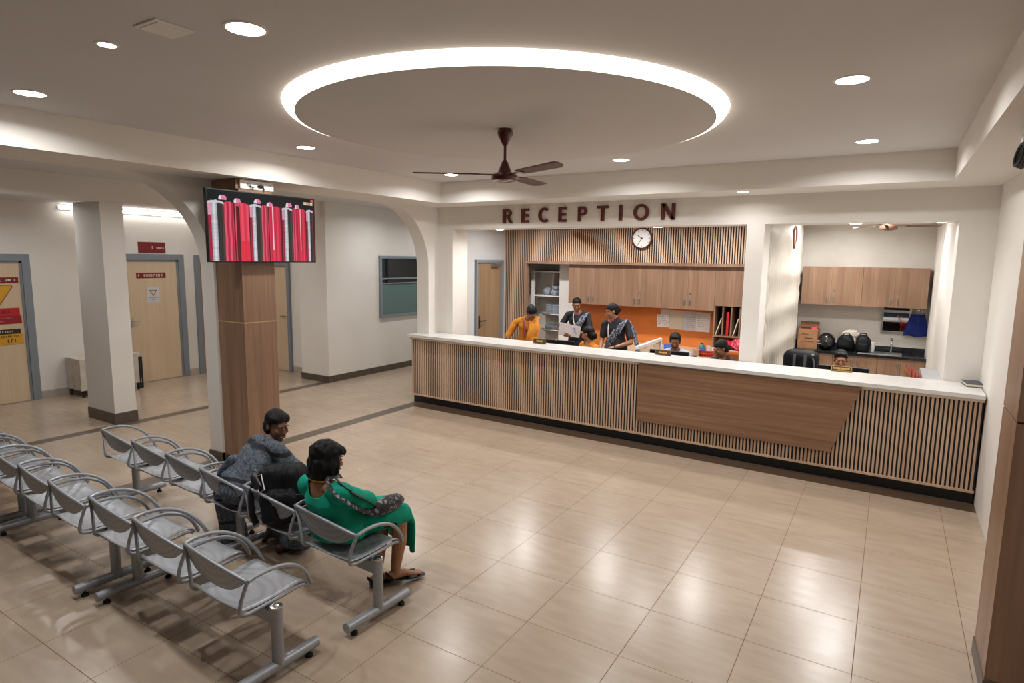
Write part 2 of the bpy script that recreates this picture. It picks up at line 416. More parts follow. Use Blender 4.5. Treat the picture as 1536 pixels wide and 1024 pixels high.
h = MB(); h.cyl((-7.76, 3.635, 1.1), (-7.76, 3.585, 1.1), 0.009); h.cyl((-7.75, 3.59, 1.1), (-7.87, 3.59, 1.1), 0.009)
struct('door_handle', h, M_STEEL, parent=d)
d = struct('door_5', bx(-4.15, -4.13, 5.03, 5.84, 0.01, 2.21), M_DOORB)
b = MB(); b.box(-4.15, -4.10, 4.98, 5.03, 0, 2.26); b.box(-4.15, -4.10, 5.84, 5.92, 0, 2.26); b.box(-4.15, -4.10, 5.03, 5.84, 2.21, 2.26)
struct('door_frame', b, M_FRAME, parent=d)
h = MB(); h.box(-4.13, -4.118, 5.09, 5.13, 0.98, 1.22, bev=0.004); h.cyl((-4.125, 5.11, 1.12), (-4.07, 5.11, 1.12), 0.01); h.cyl((-4.075, 5.10, 1.12), (-4.075, 5.25, 1.12), 0.01)
struct('door_handle', h, M_DARKMETAL, parent=d)
h = MB(); h.box(-4.13, -4.08, 5.5, 5.74, 2.12, 2.18, bev=0.005); h.tube([(-4.09, 5.6, 2.19), (-4.0, 5.62, 2.2), (-4.07, 5.82, 2.225)], 0.008)
struct('door_closer', h, M_STEEL, parent=d)
# office window on the corridor block
b = MB()
fy0, fy1, fz0, fz1 = 4.62, 5.86, 1.09, 2.31
b.box(-6.2, -6.15, fy0, fy1, fz0, fz0 + 0.05); b.box(-6.2, -6.15, fy0, fy1, fz1 - 0.05, fz1)
b.box(-6.2, -6.15, fy0, fy0 + 0.05, fz0 + .05, fz1 - .05); b.box(-6.2, -6.15, fy1 - 0.05, fy1, fz0 + .05, fz1 - .05)
b.box(-6.2, -6.16, fy0 + .05, fy1 - .05, 1.845, 1.875); b.box(-6.2, -6.16, fy0 + .05, fy1 - .05, 1.755, 1.775)
w = struct('window_1', b, M_FRAME)
struct('glass_pane', bx(-6.19, -6.18, fy0 + .05, fy1 - .05, 1.775, fz1 - .05), M_GLASSD, parent=w)
struct('frosted_pane', bx(-6.19, -6.178, fy0 + .05, fy1 - .05, fz0 + .05, 1.755), M_FROST, parent=w)

# ------------------------------------------------------------------ lamps
def area(name, loc, power, size, col=(1, 0.99, 0.98), parent=None, spread=2.8):
    l = bpy.data.lights.new(name, 'AREA'); l.shape = 'DISK'; l.size = size; l.energy = power; l.color = col; l.spread = spread
    o = bpy.data.objects.new(name, l); COL.objects.link(o)
    if parent is not None:
        o.parent = parent; o.location = V(loc) - V(parent.location)
    else: o.location = loc
    return o
P_DOWN = 15.0
def downlight(x, y, z, r, label, power=P_DOWN, group='recessed ceiling downlights'):
    t = thing('downlight', label, 'ceiling light', (x, y, z), 0, group)
    MB().lathe([(r + 0.012, 0.0), (r + 0.012, -0.004), (r, -0.006), (r, 0.0)], (x, y, z)).build('trim_ring', M_PLASTICW, t, smooth=True)
    MB().lathe([(r, -0.001), (r, -0.005), (r * 0.5, -0.007), (0.0001, -0.0075)], (x, y, z)).build('diffuser', M_LED, t, smooth=True)
    area('lamp', (x, y, z - 0.012), power, r * 1.9, parent=t)
downlight(-2.66, -2.33, ZC, 0.088, 'round white downlight nearest the left beam at the ceiling front')
downlight(-0.31, -2.34, ZC, 0.088, 'big round downlight beside the square ceiling hatch')
downlight(-2.65, -0.04, ZC, 0.086, 'round downlight between the glowing ring and the screen column')
downlight(-2.56, 2.20, ZC, 0.086, 'round downlight in the far ceiling corner seen behind a fan blade')
downlight(-0.18, 2.07, ZC, 0.086, 'round downlight beyond the ring above the reception lettering')
downlight(2.10, -0.05, ZC, 0.088, 'round downlight to the right of the glowing ring')
downlight(2.11, 2.09, ZC, 0.088, 'round downlight near the far right ceiling corner')
downlight(-1.14, -2.56, ZC, 0.042, 'small downlight between hatch and left beam', power=8)
downlight(-2.77, 3.70, ZL, 0.06, 'slim light in the lintel above the office door', power=9, group='lintel downlights')
downlight(-0.29, 3.70, ZL, 0.06, 'slim light in the lintel above the clock', power=9, group='lintel downlights')
downlight(2.0, 3.62, ZL, 0.06, 'slim light in the lintel above the kitchenette', power=9, group='lintel downlights')
downlight(2.79, 3.66, ZL, 0.04, 'slim light in the lintel at the far right end', power=0.4, group='lintel downlights')
downlight(0.90, 3.0, ZB, 0.06, 'small light in the beam soffit above the middle pillar', power=3)
P_OFF = 25.0  # power of the unseen lamps added to light the staff rooms
for x, y, lb in ((-3.0, 5.0, 'unseen added office downlight above the shelf'), (-1.4, 5.0, 'unseen added office downlight above the cabinets'), (0.1, 5.0, 'unseen added office downlight above the file rack'), (1.6, 6.2, 'unseen added kitchenette downlight on the left'), (2.1, 5.0, 'unseen added kitchenette downlight on the right')):
    downlight(x, y, 3.05, 0.08, lb, power=P_OFF, group='unseen office fill lights')
for y in (-1.3, 1.2, 4.2, 6.3):  # unseen lamps added to brighten the corridor walls and column
    downlight(-5.1, y, 3.24, 0.08, 'unseen fill downlight added in the corridor above the arcade', power=13, group='unseen corridor fill lights')
for y in (-0.6, 1.9):  # unseen lamps added as fill light for the ward corridor
    downlight(-7.6, y, 3.06, 0.08, 'unseen fill downlight added in the ward corridor above the beam', power=8, group='unseen corridor fill lights')
# glowing ring with its lowered disc
RC = (-0.25, -0.12)
n = 96
t = thing('ceiling_ring_light', 'large round dropped ceiling disc with a glowing white rim', 'ceiling light', (RC[0], RC[1], ZC))
MB().lathe([(1.552, -0.062), (1.59, -0.052), (1.62, -0.03), (1.637, 0.0), (1.552, 0.0), (1.552, -0.062)], (RC[0], RC[1], ZC), n=n).build('glowing_rim', M_RING, t, smooth=True)
MB().lathe([(1.552, 0.0), (1.552, -0.064), (1.54, -0.066), (0.0001, -0.066)], (RC[0], RC[1], ZC), n=n).build('disc', M_CEIL, t, smooth=True)
# corridor batten
t = thing('ceiling_tube_light', 'long white tube light high on the ward wall behind the corridor column', 'wall light', (-8.84, 1.3, 2.99))
MB().box(-8.9, -8.86, 0.3, 2.9, 2.965, 3.03, bev=0.005).build('housing', M_PLASTICW, t)
MB().cyl((-8.845, 0.32, 2.99), (-8.845, 2.88, 2.99), 0.022).build('tube', M_TUBE, t, smooth=True)
# flat hatch in the ceiling
t = thing('access_hatch', 'square white access hatch in the ceiling', 'ceiling hatch', (-0.65, -2.53, ZC))
MB().box(-0.745, -0.555, -2.63, -2.44, ZC - 0.008, ZC, bev=0.003).build('hatch_frame', M_PLASTICW, t)
MB().box(-0.725, -0.575, -2.61, -2.46, ZC - 0.011, ZC - 0.008, bev=0.001).build('hatch_panel', M_PLASTICW, t)
# ------------------------------------------------------------------ reception counter
CO = V((-3.971, 3.073, 0)); CA = math.atan2(-0.213, 7.335); CL = 7.20
t = thing('reception_counter', 'long reception counter with vertical wood slats and a white top', 'counter', CO, CA)
def cbox(b, x0, x1, y0, y1, z0, z1, bev=0):   # counter-local box
    mtx = t_m @ Matrix.Translation(((x0 + x1) / 2, (y0 + y1) / 2, (z0 + z1) / 2)) @ Matrix.Diagonal((x1 - x0, y1 - y0, z1 - z0, 1))
    b.mbox(mtx, bev); return b
t_m = ROOTINV[t.name]
cbox(MB(), 0, CL, 0, 0.30, 0, 0.128).build('plinth', M_PLINTH, t)
cbox(MB(), 0, CL, -0.004, 0.0, 0.0, 0.008).build('floor_trim', M_STEEL, t)
b = MB(); cbox(b, 0, CL, -0.028, 0.30, 0.128, 1.03)
b.build('backing_panel', M_BLACK, t)
b = MB(); p = 0.0373; n = int(CL / p)
for i in range(n):
    x = 0.004 + i * p
    cbox(b, x, x + 0.0205, -0.035, -0.028, 0.145, 1.03)
b.build('slat_front', M_SLAT, t)
b = MB(); k = 0
while 0.02 + k * p < 0.29:
    y = -0.02 + k * p
    cbox(b, -0.024, -0.002, y, y + 0.0245, 0.145, 1.03); k += 1
cbox(b, -0.026, CL, -0.054, -0.026, 0.126, 0.147)
b.build('slat_edge', M_SLAT, t)
# walnut feature panel with a stepped slanted right edge
pl = 3.79; pr_top = 6.20; pr_bot = 5.965
poly = [(pl, 0.31), (pr_bot, 0.31)]
ns = 6
for i in range(ns):
    z0 = 0.31 + (1.03 - 0.31) * i / ns; z1 = 0.31 + (1.03 - 0.31) * (i + 1) / ns
    x = pr_bot + (pr_top - pr_bot) * (i + 1) / ns
    poly.append((x - 0.035, z1 - 0.07)); poly.append((x, z1))
poly = [(pl, 0.31)] + [q for q in poly[1:]] + [(pl, 1.03)]
pan = MB().prism(poly, 'y', -0.078, -0.05)
pan.bm.transform(t_m)
pan.build('feature_panel', M_WOODH, t)
b = MB(); cbox(b, -0.026, CL, -0.06, 0.3, 1.015, 1.042); b.build('cream_rail', M_CREAM, t)
b = MB(); cbox(b, -0.026, CL, -0.045, 0.3, 1.042, 1.05); b.build('brass_reveal', M_BRASS, t)
# white top: front edge follows the counter, back edge runs along the wall
c_, s_ = math.cos(CA), math.sin(CA)
def cl(x, y): return (CO.x + x * c_ - y * s_, CO.y + x * s_ + y * c_)
b = MB().prism([cl(-0.06, -0.105), cl(CL, -0.105), (3.235, 3.445), (-3.76, 3.445), cl(-0.06, 0.1)], 'z', 1.05, 1.09)
b.build('white_top', M_TOP, t)
t.rotation_euler.z = CA
# return ledge at the right hand end behind the counter
t = thing('side_ledge', 'grey ledge running back from the counter beside the right wall', 'counter', (2.88, 3.9, 0))
MB().box(2.76, 2.928, 3.46, 4.35, 1.03, 1.075, bev=0.004).build('ledge_top', mat('grey_ledge', rgb(176, 178, 182), 0.35), t)
MB().box(2.78, 2.928, 3.48, 4.33, 0, 1.03).build('ledge_body', M_WHITE, t)
# hidden writing desks that carry the monitors
def desk(label, x0, x1, y0, y1, ztop=0.76):
    t = thing('work_desk', label, 'desk', ((x0 + x1) / 2, (y0 + y1) / 2, 0), 0, 'staff desks behind the counter')
    MB().box(x0, x1, y0, y1, ztop - 0.03, ztop, bev=0.003).build('desk_top', M_WOOD, t)
    for x in (x0 + 0.02, x1 - 0.05): MB().box(x, x + 0.03, y0 + 0.02, y1 - 0.02, 0, ztop - 0.03).build('side_panel', M_WOOD, t)
desk('staff desk behind the counter under the left opening', -3.3, 0.85, 3.53, 4.12)
desk('staff desk behind the counter under the right opening', 1.12, 2.7, 3.53, 4.12)
# monitors seen just above the counter
def monitor(x, y, w, ztop, label, rz=0.0):
    t = thing('monitor', label, 'monitor', (x, y, 0.76), rz, 'staff monitors')
    m_ = ROOTINV[t.name]
    def lb(b, *a, bev=0):
        mtx = m_ @ Matrix.Translation(((a[0] + a[1]) / 2, (a[2] + a[3]) / 2, (a[4] + a[5]) / 2)) @ Matrix.Diagonal((a[1] - a[0], a[3] - a[2], a[5] - a[4], 1))
        return b.mbox(mtx, bev)
    h = ztop - 0.76
    lb(MB(), -w / 2, w / 2, -0.02, 0.02, 0.09, h, bev=0.006).build('screen_case', M_BLACKP, t)
    lb(MB(), -w / 2 + .012, w / 2 - .012, 0.02, 0.0225, 0.1, h - .012).build('display', M_GLASSD, t)
    lb(MB(), -0.03, 0.03, -0.045, -0.02, 0.0, h * 0.7).build('stand_neck', M_BLACKP, t)
    lb(MB(), -0.11, 0.11, -0.09, 0.08, 0.0, 0.012, bev=0.004).build('stand_base', M_BLACKP, t)
monitor(-1.83, 3.95, 0.50, 1.07, 'black monitor beside the leftmost name plate', 0.06)
monitor(-0.12, 3.90, 0.54, 1.075, 'black monitor behind the middle name plate, by the glass screen', 0.0)
monitor(1.98, 3.98, 0.54, 1.063, 'black monitor in front of the man in the kitchenette opening', 0.0)
# name plates on the counter
PLATE_T = mat('plate_text', rgb(214, 176, 96), 0.4)
def plate(x, y, rz, label, gold=False, z=1.09):
    t = thing('name_plate', label, 'name plate', (x, y, z), rz, 'name plates on the counter')
    m_ = ROOTINV[t.name] @ Matrix.Rotation(-0.25, 4, 'X')
    m_ = Matrix.Translation((0, 0, 0.0)) @ m_
    def lb(b, *a, bev=0):
        return b.mbox(m_ @ Matrix.Translation(((a[0] + a[1]) / 2, (a[2] + a[3]) / 2, (a[4] + a[5]) / 2)) @ Matrix.Diagonal((a[1] - a[0], a[3] - a[2], a[5] - a[4], 1)), bev)
    lb(MB(), -0.105, 0.105, -0.008, 0.008, 0.002, 0.068, bev=0.002).build('plaque', mat('plaque_wood', rgb(74, 48, 30), 0.4) if 'plaque_wood' not in MATS else MATS['plaque_wood'], t)
    b = MB()
    for a in ((-0.1, 0.1, -0.011, -0.008, 0.006, 0.011), (-0.1, 0.1, -0.011, -0.008, 0.058, 0.063), (-0.1, -0.095, -0.011, -0.008, 0.006, 0.063), (0.095, 0.1, -0.011, -0.008, 0.006, 0.063)): lb(b, *a)
    b.build('rim', PLATE_T if gold else M_BRASS, t)
    b = MB(); r = random.Random(int(x * 100))
    x_ = -0.08 if gold else -0.05; e = 0.08 if gold else 0.05
    while x_ < e:
        w_ = r.uniform(0.006, 0.012)
        lb(b, x_, x_ + w_, -0.0105, -0.008, 0.024, 0.046 if r.random() < 0.8 else 0.04); x_ += w_ + 0.004
    b.build('lettering', PLATE_T, t)
    b = MB(); lb(b, -0.03, 0.03, 0.008, 0.05, 0.0, 0.012); b.build('foot', MATS['plaque_wood'], t)
plate(-1.825, 3.31, -0.06, 'leftmost wooden name plate, beside the bending woman in orange')
plate(-0.03, 3.34, -0.06, 'middle wooden name plate, in front of the moustached man')
plate(1.995, 3.38, -0.03, 'gold edged name plate in front of the man in the kitchenette opening', gold=True)
# book at the right end
t = thing('closed_book', 'grey closed book on the right end of the counter', 'book', (3.17, 3.3, 1.09), 0.12)
MB().obox((3.17, 3.3, 1.094), (0.15, 0.24, 0.006), rz=.12, bev=.001).build('lower_cover', mat('book_cover', rgb(70, 74, 80), 0.5), t)
MB().obox((3.173, 3.3, 1.108), (0.144, 0.232, 0.022), rz=.12).build('pages', M_CREAM, t)
MB().obox((3.17, 3.3, 1.122), (0.15, 0.24, 0.006), rz=.12, bev=.001).build('upper_cover', MATS['book_cover'], t)

# ------------------------------------------------------------------ RECEPTION lettering
t = thing('reception_sign', 'raised maroon RECEPTION lettering on the wall above the counter', 'sign', (-1.27, YW, 2.9))
LET = [('R', -2.55, -2.385), ('E', -2.23, -2.105), ('C', -1.95, -1.79), ('E', -1.63, -1.505), ('P', -1.33, -1.19), ('T', -1.05, -0.885), ('I', -0.735, -0.69), ('O', -0.535, -0.325), ('N', -0.165, 0.015)]
def letter_mesh(ch):
    H = 1.0; b = MB(); S = 0.235
    def P(*q): b.prism(list(q), 'y', 0, 1)
    def arc(cx, cz, rx, rz, tx, tz, a0, a1, n=20):
        o = [(cx + rx * math.cos(math.radians(a0 + (a1 - a0) * k / n)), cz + rz * math.sin(math.radians(a0 + (a1 - a0) * k / n))) for k in range(n + 1)]
        i = [(cx + (rx - tx) * math.cos(math.radians(a0 + (a1 - a0) * k / n)), cz + (rz - tz) * math.sin(math.radians(a0 + (a1 - a0) * k / n))) for k in range(n + 1)]
        for k in range(n): P(o[k], o[k + 1], i[k + 1], i[k])
    if ch == 'I': P((0, 0), (1, 0), (1, 1), (0, 1))
    if ch == 'E':
        P((0, 0), (.36, 0), (.36, 1), (0, 1)); P((.36, 0), (1, 0), (1, .17), (.36, .17)); P((.36, .83), (1, .83), (1, 1), (.36, 1)); P((.36, .43), (.93, .43), (.93, .59), (.36, .59))
    if ch == 'T': P((.36, 0), (.64, 0), (.64, .83), (.36, .83)); P((0, .83), (1, .83), (1, 1), (0, 1))
    if ch in 'PR':
        zb = .40 if ch == 'P' else .44
        P((0, 0), (.29, 0), (.29, 1), (0, 1)); P((.29, .83), (.55, .83), (.55, 1), (.29, 1)); P((.29, zb), (.55, zb), (.55, zb + .17), (.29, zb + .17))
        arc(.55, (1 + zb) / 2, .42 if ch == 'P' else .37, (1 - zb) / 2, .28, .17, -90, 90)
        if ch == 'R': P((.44, zb + .02), (.70, 0), (1.0, 0), (.68, zb + .05))
    if ch == 'C': arc(.62, .5, .62, .52, .29, .17, 52, 308, 26); 
    if ch == 'O': arc(.5, .5, .5, .52, .215, .17, 0, 360, 40)
    if ch == 'N':
        P((0, 0), (.25, 0), (.25, 1), (0, 1)); P((.75, 0), (1, 0), (1, 1), (.75, 1)); P((.0, 1), (.31, 1), (1, 0), (.69, 0))
    return b
for ch, x0, x1 in LET:
    b = letter_mesh(ch)
    b.bm.transform(Matrix.Translation((x0, YW - 0.028, 2.805)) @ Matrix.Diagonal((x1 - x0, 0.026, 0.20, 1)))
    b.build('letter', M_LETTER, t)
    

# ------------------------------------------------------------------ office fittings
# slatted panel with the framed recess
t = thing('slat_wall_panel', 'tall slatted wood panel framing the office recess', 'wall panel', (-1.6, 6.05, 0))
b = MB(); b.box(-4.15, -3.66, 6.03, 6.06, 0, 3.05); b.box(-3.66, 0.9, 6.03, 6.06, 2.235, 3.05)
b.build('backing_panel', M_BLACK, t)
b = MB(); x = -4.145
while x < -3.68: b.box(x, x + 0.0205, 6.022, 6.03, 0, 3.05); x += 0.0405
x0 = x
while x < 0.88: b.box(x, x + 0.0205, 6.022, 6.03, 2.25, 3.05); x += 0.0405
b.build('slat_front', M_SLAT, t)
b = MB(); b.box(-3.67, -3.63, 5.985, 6.10, 0, 2.2); b.box(-3.67, 0.9, 5.985, 6.06, 2.2, 2.25)
b.build('frame_edge', M_WOOD, t)
# wall cabinets: seven doors in pairs, each unit a thing
def handle(b, x, y, z, h=0.09):
    b.box(x - 0.009, x + 0.009, y - 0.022, y - 0.012, z - h / 2, z + h / 2, bev=0.003); b.box(x - 0.006, x + 0.006, y - 0.014, y, z - h / 2 + .006, z - h / 2 + .018); b.box(x - 0.006, x + 0.006, y - 0.014, y, z + h / 2 - .018, z + h / 2 - .006)
    return b
def cabinet(x0, x1, y0, y1, z0, z1, doors, label, group, hz, lock=True, handle_sides=None, name='wall_cabinet', m_=None):
    m_ = m_ or M_WOOD
    t = thing(name, label, 'cabinet', ((x0 + x1) / 2, y1, z0), 0, group)
    MB().box(x0, x1, y0 + 0.02, y1, z0, z1).build('body', m_, t)
    n = doors; w = (x1 - x0) / n
    for i in range(n):
        a = x0 + i * w
        d = MB().box(a + 0.0015, a + w - 0.0015, y0, y0 + 0.018, z0 + 0.001, z1 - 0.001, bev=0.001).build('door', m_, t)
        side = (handle_sides[i] if handle_sides else ('r' if i % 2 == 0 else 'l'))
        hx = a + w - 0.045 if side == 'r' else a + 0.045
        handle(MB(), hx, y0, hz).build('handle', M_STEEL, d)
        if lock and side == 'l':
            MB().lathe([(0.012, 0), (0.012, 0.006), (0.0001, 0.006)], (hx, y0 - 0.006, hz + 0.14), axis='y', n=14).build('lock', M_STEEL, d, smooth=True)
G = 'wall cabinets above the orange panel'
xs = [-2.75, -1.85, -0.96, -0.07, 0.42]
cabinet(-2.75, -1.852, 6.06, 6.41, 1.475, 2.2, 2, 'walnut double wall cabinet nearest the white shelves', G, 1.58)
cabinet(-1.85, -0.962, 6.06, 6.41, 1.475, 2.2, 2, 'walnut double wall cabinet above the woman looking down', G, 1.58)
cabinet(-0.96, -0.072, 6.06, 6.41, 1.475, 2.2, 2, 'walnut double wall cabinet above the notice sheets', G, 1.60)
cabinet(-0.07, 0.42, 6.06, 6.41, 1.56, 2.2, 1, 'single door walnut wall cabinet above the file rack', G, 1.68, lock=False, handle_sides=['r'])
# file rack under the single cabinet
t = thing('file_rack', 'walnut pigeonhole file rack under the single cabinet', 'rack', (0.18, 6.4, 1.0))
b = MB(); b.box(-0.07, -0.05, 6.07, 6.41, 0.8, 1.56); b.box(0.405, 0.425, 6.07, 6.41, 0.8, 1.56); b.box(-0.05, 0.405, 6.07, 6.41, 1.05, 1.07); b.build('frame', M_WOOD, t)
for x in (0.065, 0.20, 0.335): MB().box(x, x + 0.02, 6.08, 6.41, 1.07, 1.555).build('divider', M_WOOD, t)
MB().box(-0.05, 0.405, 6.40, 6.412, 1.07, 1.555).build('back', M_BLACK, t)
MB().box(-0.05, 0.405, 5.98, 6.40, 0.80, 0.845).build('ledge', M_WHITE, t)
onemesh('box_file', MB().box(0.125, 0.165, 6.12, 6.36, 1.07, 1.46, bev=0.003), mat('red_file', rgb(196, 32, 44), 0.45), 'red box file standing in the file rack', 'file', 'files in the rack')
onemesh('box_file', MB().box(0.362, 0.398, 6.12, 6.36, 1.07, 1.5, bev=0.003), mat('rust_file', rgb(166, 62, 30), 0.45), 'rust coloured box file in the right end of the rack', 'file', 'files in the rack')
onemesh('clipboard', MB().obox((0.007, 6.2, 1.215), (0.012, 0.2, 0.30), ry=0.30), M_CREAM, 'pale clipboard leaning in the left slot of the rack', 'clipboard', 'files in the rack')
onemesh('clipboard', MB().obox((0.28, 6.2, 1.215), (0.012, 0.2, 0.30), ry=0.26), M_CREAM, 'pale clipboard leaning right of the red file', 'clipboard', 'files in the rack')
# back desk with things on it
t = thing('back_desk', 'beige desk along the orange wall', 'desk', (-0.9, 6.1, 0))
MB().box(-1.93, 0.6, 5.35, 6.415, 0.77, 0.80, bev=0.003).build('desk_top', mat('beige_laminate', rgb(206, 178, 146), 0.4), t)
for x in (-1.9, -0.9, 0.55): MB().box(x, x + 0.03, 5.45, 6.40, 0, 0.77).build('side_panel', MATS['beige_laminate'], t)
# notice sheets on the orange wall
PAPER = mat('paper', rgb(232, 231, 232), 0.7); PAPERB = mat('grey_paper', rgb(206, 205, 210), 0.7); PAPERC = mat('cream_paper', rgb(214, 204, 188), 0.7); INK = mat('ink', rgb(120, 124, 140), 0.7)
def sheet(x0, x1, z0, z1, m_, label, lines, dy=0.0):
    t = thing('hanging_notice', label, 'notice', ((x0 + x1) / 2, 6.42, z0), 0, 'notices on the orange wall')
    y = 6.418 - dy
    MB().box(x0, x1, y - 0.002, y, z0, z1).build('sheet', m_, t)
    if lines:
        b = MB(); r = random.Random(int(x0 * 1000))
        for k in range(lines):
            z = z1 - 0.04 - k * (z1 - z0 - 0.06) / lines
            a = x0 + 0.02
            while a < x1 - 0.03:
                w_ = r.uniform(0.01, 0.05)
                if r.random() < 0.75: b.box(a, min(a + w_, x1 - 0.015), y - 0.003, y - 0.002, z, z + 0.006)
                a += w_ + 0.012
        b.build('printed_text', INK, t)
sheet(-1.14, -0.92, 1.11, 1.335, PAPER, 'small white notice at the left end of the sheets', 5, 0.003)
sheet(-1.08, -0.915, 1.25, 1.425, PAPERB, 'plain grey sheet tucked behind the small white notice', 0)
sheet(-0.912, -0.685, 1.085, 1.425, PAPERC, 'blank cream sheet second from the left', 0)
sheet(-0.682, -0.45, 1.08, 1.415, PAPERB, 'printed sheet right of the cream one', 8)
sheet(-0.448, -0.205, 1.075, 1.41, PAPER, 'printed sheet nearest the file rack', 8)
# white shelf unit in the recess with folded linen
t = thing('shelf_unit', 'white open corner shelf unit holding folded linen', 'shelf', (-3.35, 6.6, 0))
MB().box(-3.74, -3.68, 6.38, 6.43, 0, 2.06).build('post', M_WHITE, t)
MB().box(-3.10, -2.78, 6.36, 6.42, 0, 2.2).build('end_panel', M_WHITE, t)
MB().box(-3.78, -2.78, 6.765, 6.79, 0, 2.06).build('back_panel', mat('shelf_back', rgb(205, 200, 190), 0.5), t)
for z in (0.90, 1.215, 1.575, 2.05):
    poly = [(-3.78, 6.78), (-3.08, 6.78), (-3.08, 6.40)]
    if z < 1.3:
        for k in range(1, 11):
            a = PI / 2 * k / 10
            poly.append((-3.08 - 0.50 * math.sin(a), 6.40 + 0.30 * (1 - math.cos(a))))
    else: poly += [(-3.78, 6.40)]
    MB().prism(poly, 'z', z - 0.022, z).build('shelf_board', M_WHITE, t)
MB().box(-3.33, -3.31, 6.5, 6.77, 1.575, 2.03).build('divider', M_WHITE, t)
LINEN = varied(mat('grey_blue_linen', rgb(148, 158, 170), 0.85), rgb(128, 138, 152), rgb(166, 174, 184), 18, bump=0.2)
LINEN2 = varied(mat('dark_linen', rgb(96, 104, 114), 0.85), rgb(82, 90, 100), rgb(112, 120, 130), 18, bump=0.2)
def cloth(x, y, z, sx, sy, sz, label, group, m_=LINEN, rz=0.0):
    b = MB().obox((x, y, z + sz / 2), (sx, sy, sz), rz=rz, bev=sz * 0.42)
    onemesh('folded_linen', b, m_, label, 'linen', group, smooth=True, origin=(x, y, z))
G = 'folded linen on the middle shelf'
for k in range(6):
    cloth(-3.26 + 0.008 * math.sin(k * 2.3), 6.53, 1.215 + k * 0.030, 0.33, 0.22, 0.029, 'folded grey blue sheet in the pile on the middle shelf, ' + ('bottom', 'second from bottom', 'third from bottom', 'third from top', 'second from top', 'top')[k], G)
G = 'linen bundles on the upper shelf'
cloth(-3.44, 6.53, 1.575, 0.16, 0.2, 0.15, 'grey linen bundle left on the upper shelf', G)
cloth(-3.26, 6.52, 1.575, 0.18, 0.2, 0.11, 'low grey linen bundle in the middle of the upper shelf', G, rz=0.2)
cloth(-3.24, 6.53, 1.685, 0.13, 0.18, 0.08, 'small linen roll on top of the low bundle', G, rz=-0.2)
cloth(-3.15, 6.5, 1.575, 0.12, 0.2, 0.09, 'grey linen bundle right on the upper shelf', G, LINEN2)
cloth(-3.28, 6.52, 0.9, 0.34, 0.24, 0.09, 'dark folded linen on the lowest visible shelf', 'folded linen low down', LINEN2)
# office clock on the slats, and the one on the wavy panel
def clock(c, r, axis, label):
    t = thing('wall_clock', label, 'clock', c)
    sgn = -1
    b = MB()
    if axis == 'y':
        b.lathe([(r * 0.88, 0.0), (r, 0.0), (r, -0.03), (r * 0.93, -0.042), (r * 0.86, -0.03), (r * 0.86, 0)], c, axis='y', n=40); b.build('rim', M_FAN, t, smooth=True)
        MB().lathe([(r * 0.87, -0.012), (r * 0.87, -0.016), (0.0001, -0.016)], c, axis='y', n=40).build('dial', M_PLASTICW, t)
        mat('clock_marks', rgb(120, 122, 130), 0.5)
        for k in range(12):
            a = k * PI / 6; rr = r * 0.74
            MB().obox((c[0] + rr * math.sin(a), c[1] - 0.017, c[2] + rr * math.cos(a)), (0.006 if k % 3 else 0.010, 0.003, r * 0.14), ry=a).build('hour_mark', MATS['clock_marks'], t)
        def hand(nm, ang, ln, w):
            a = math.radians(ang)
            b = MB(); b.obox((c[0] + ln * 0.42 * math.sin(a), c[1] - 0.02, c[2] + ln * 0.42 * math.cos(a)), (w, 0.003, ln), ry=a); b.build(nm, M_BLACKP, t)
        hand('hour_hand', -55, r * 0.52, 0.012); hand('minute_hand', 213, r * 0.72, 0.007)
        MB().lathe([(0.016, -0.016), (0.016, -0.026), (0.0001, -0.026)], c, axis='y', n=16).build('hub', M_BLACKP, t)
    else:
        b.lathe([(r * 0.88, 0.0), (r, 0.0), (r, 0.03), (r * 0.93, 0.042), (r * 0.86, 0.03), (r * 0.86, 0)], c, axis='x', n=40); b.build('rim', mat('clock_wood', rgb(120, 70, 46), 0.4), t, smooth=True)
        MB().lathe([(r * 0.87, 0.012), (r * 0.87, 0.016), (0.0001, 0.016)], c, axis='x', n=40).build('dial', M_PLASTICW, t)
        MB().box(c[0] + 0.017, c[0] + 0.02, c[1] - 0.006, c[1] + 0.006, c[2], c[2] + r * .6).build('minute_hand', M_BLACKP, t)
clock((-1.335, 6.005, 2.665), 0.185, 'y', 'round white clock with a maroon rim on the slatted panel')
clock((1.075, 5.9, 2.665), 0.17, 'x', 'wooden rimmed clock seen edge on at the wavy panel')
# partition wall with the wavy relief panel
struct('wall_middle', bx(0.9, 1.04, YW2, 7.35, 0, 3.05), M_WALL)
def wavy():
    b = MB()
    ny, nz = 170, 46
    def fn(u, v):
        y = YW2 + u * (6.95 - YW2); z = v * 3.05
        ph = PI * y / 0.19 + 1.1 * math.sin(2 * PI * z / 0.5)
        return (1.047 + 0.05 * min(1.0, u * 40) * abs(math.sin(ph)) ** 0.7, y, z)
    b.grid(fn, 500, 70)
    return b
M_WAVY = mat('wavy_relief_paint', rgb(204, 198, 186), 0.4)
onemesh('relief_panel', wavy(), M_WAVY, 'wavy white relief panel lining the wall beside the kitchenette', 'wall panel', smooth=True, angle=60)
onemesh('corner_trim', bx(1.04, 1.075, 6.95, 7.0, 0, 3.05), M_WOOD, 'narrow wood trim closing the far end of the wavy panel', 'trim')
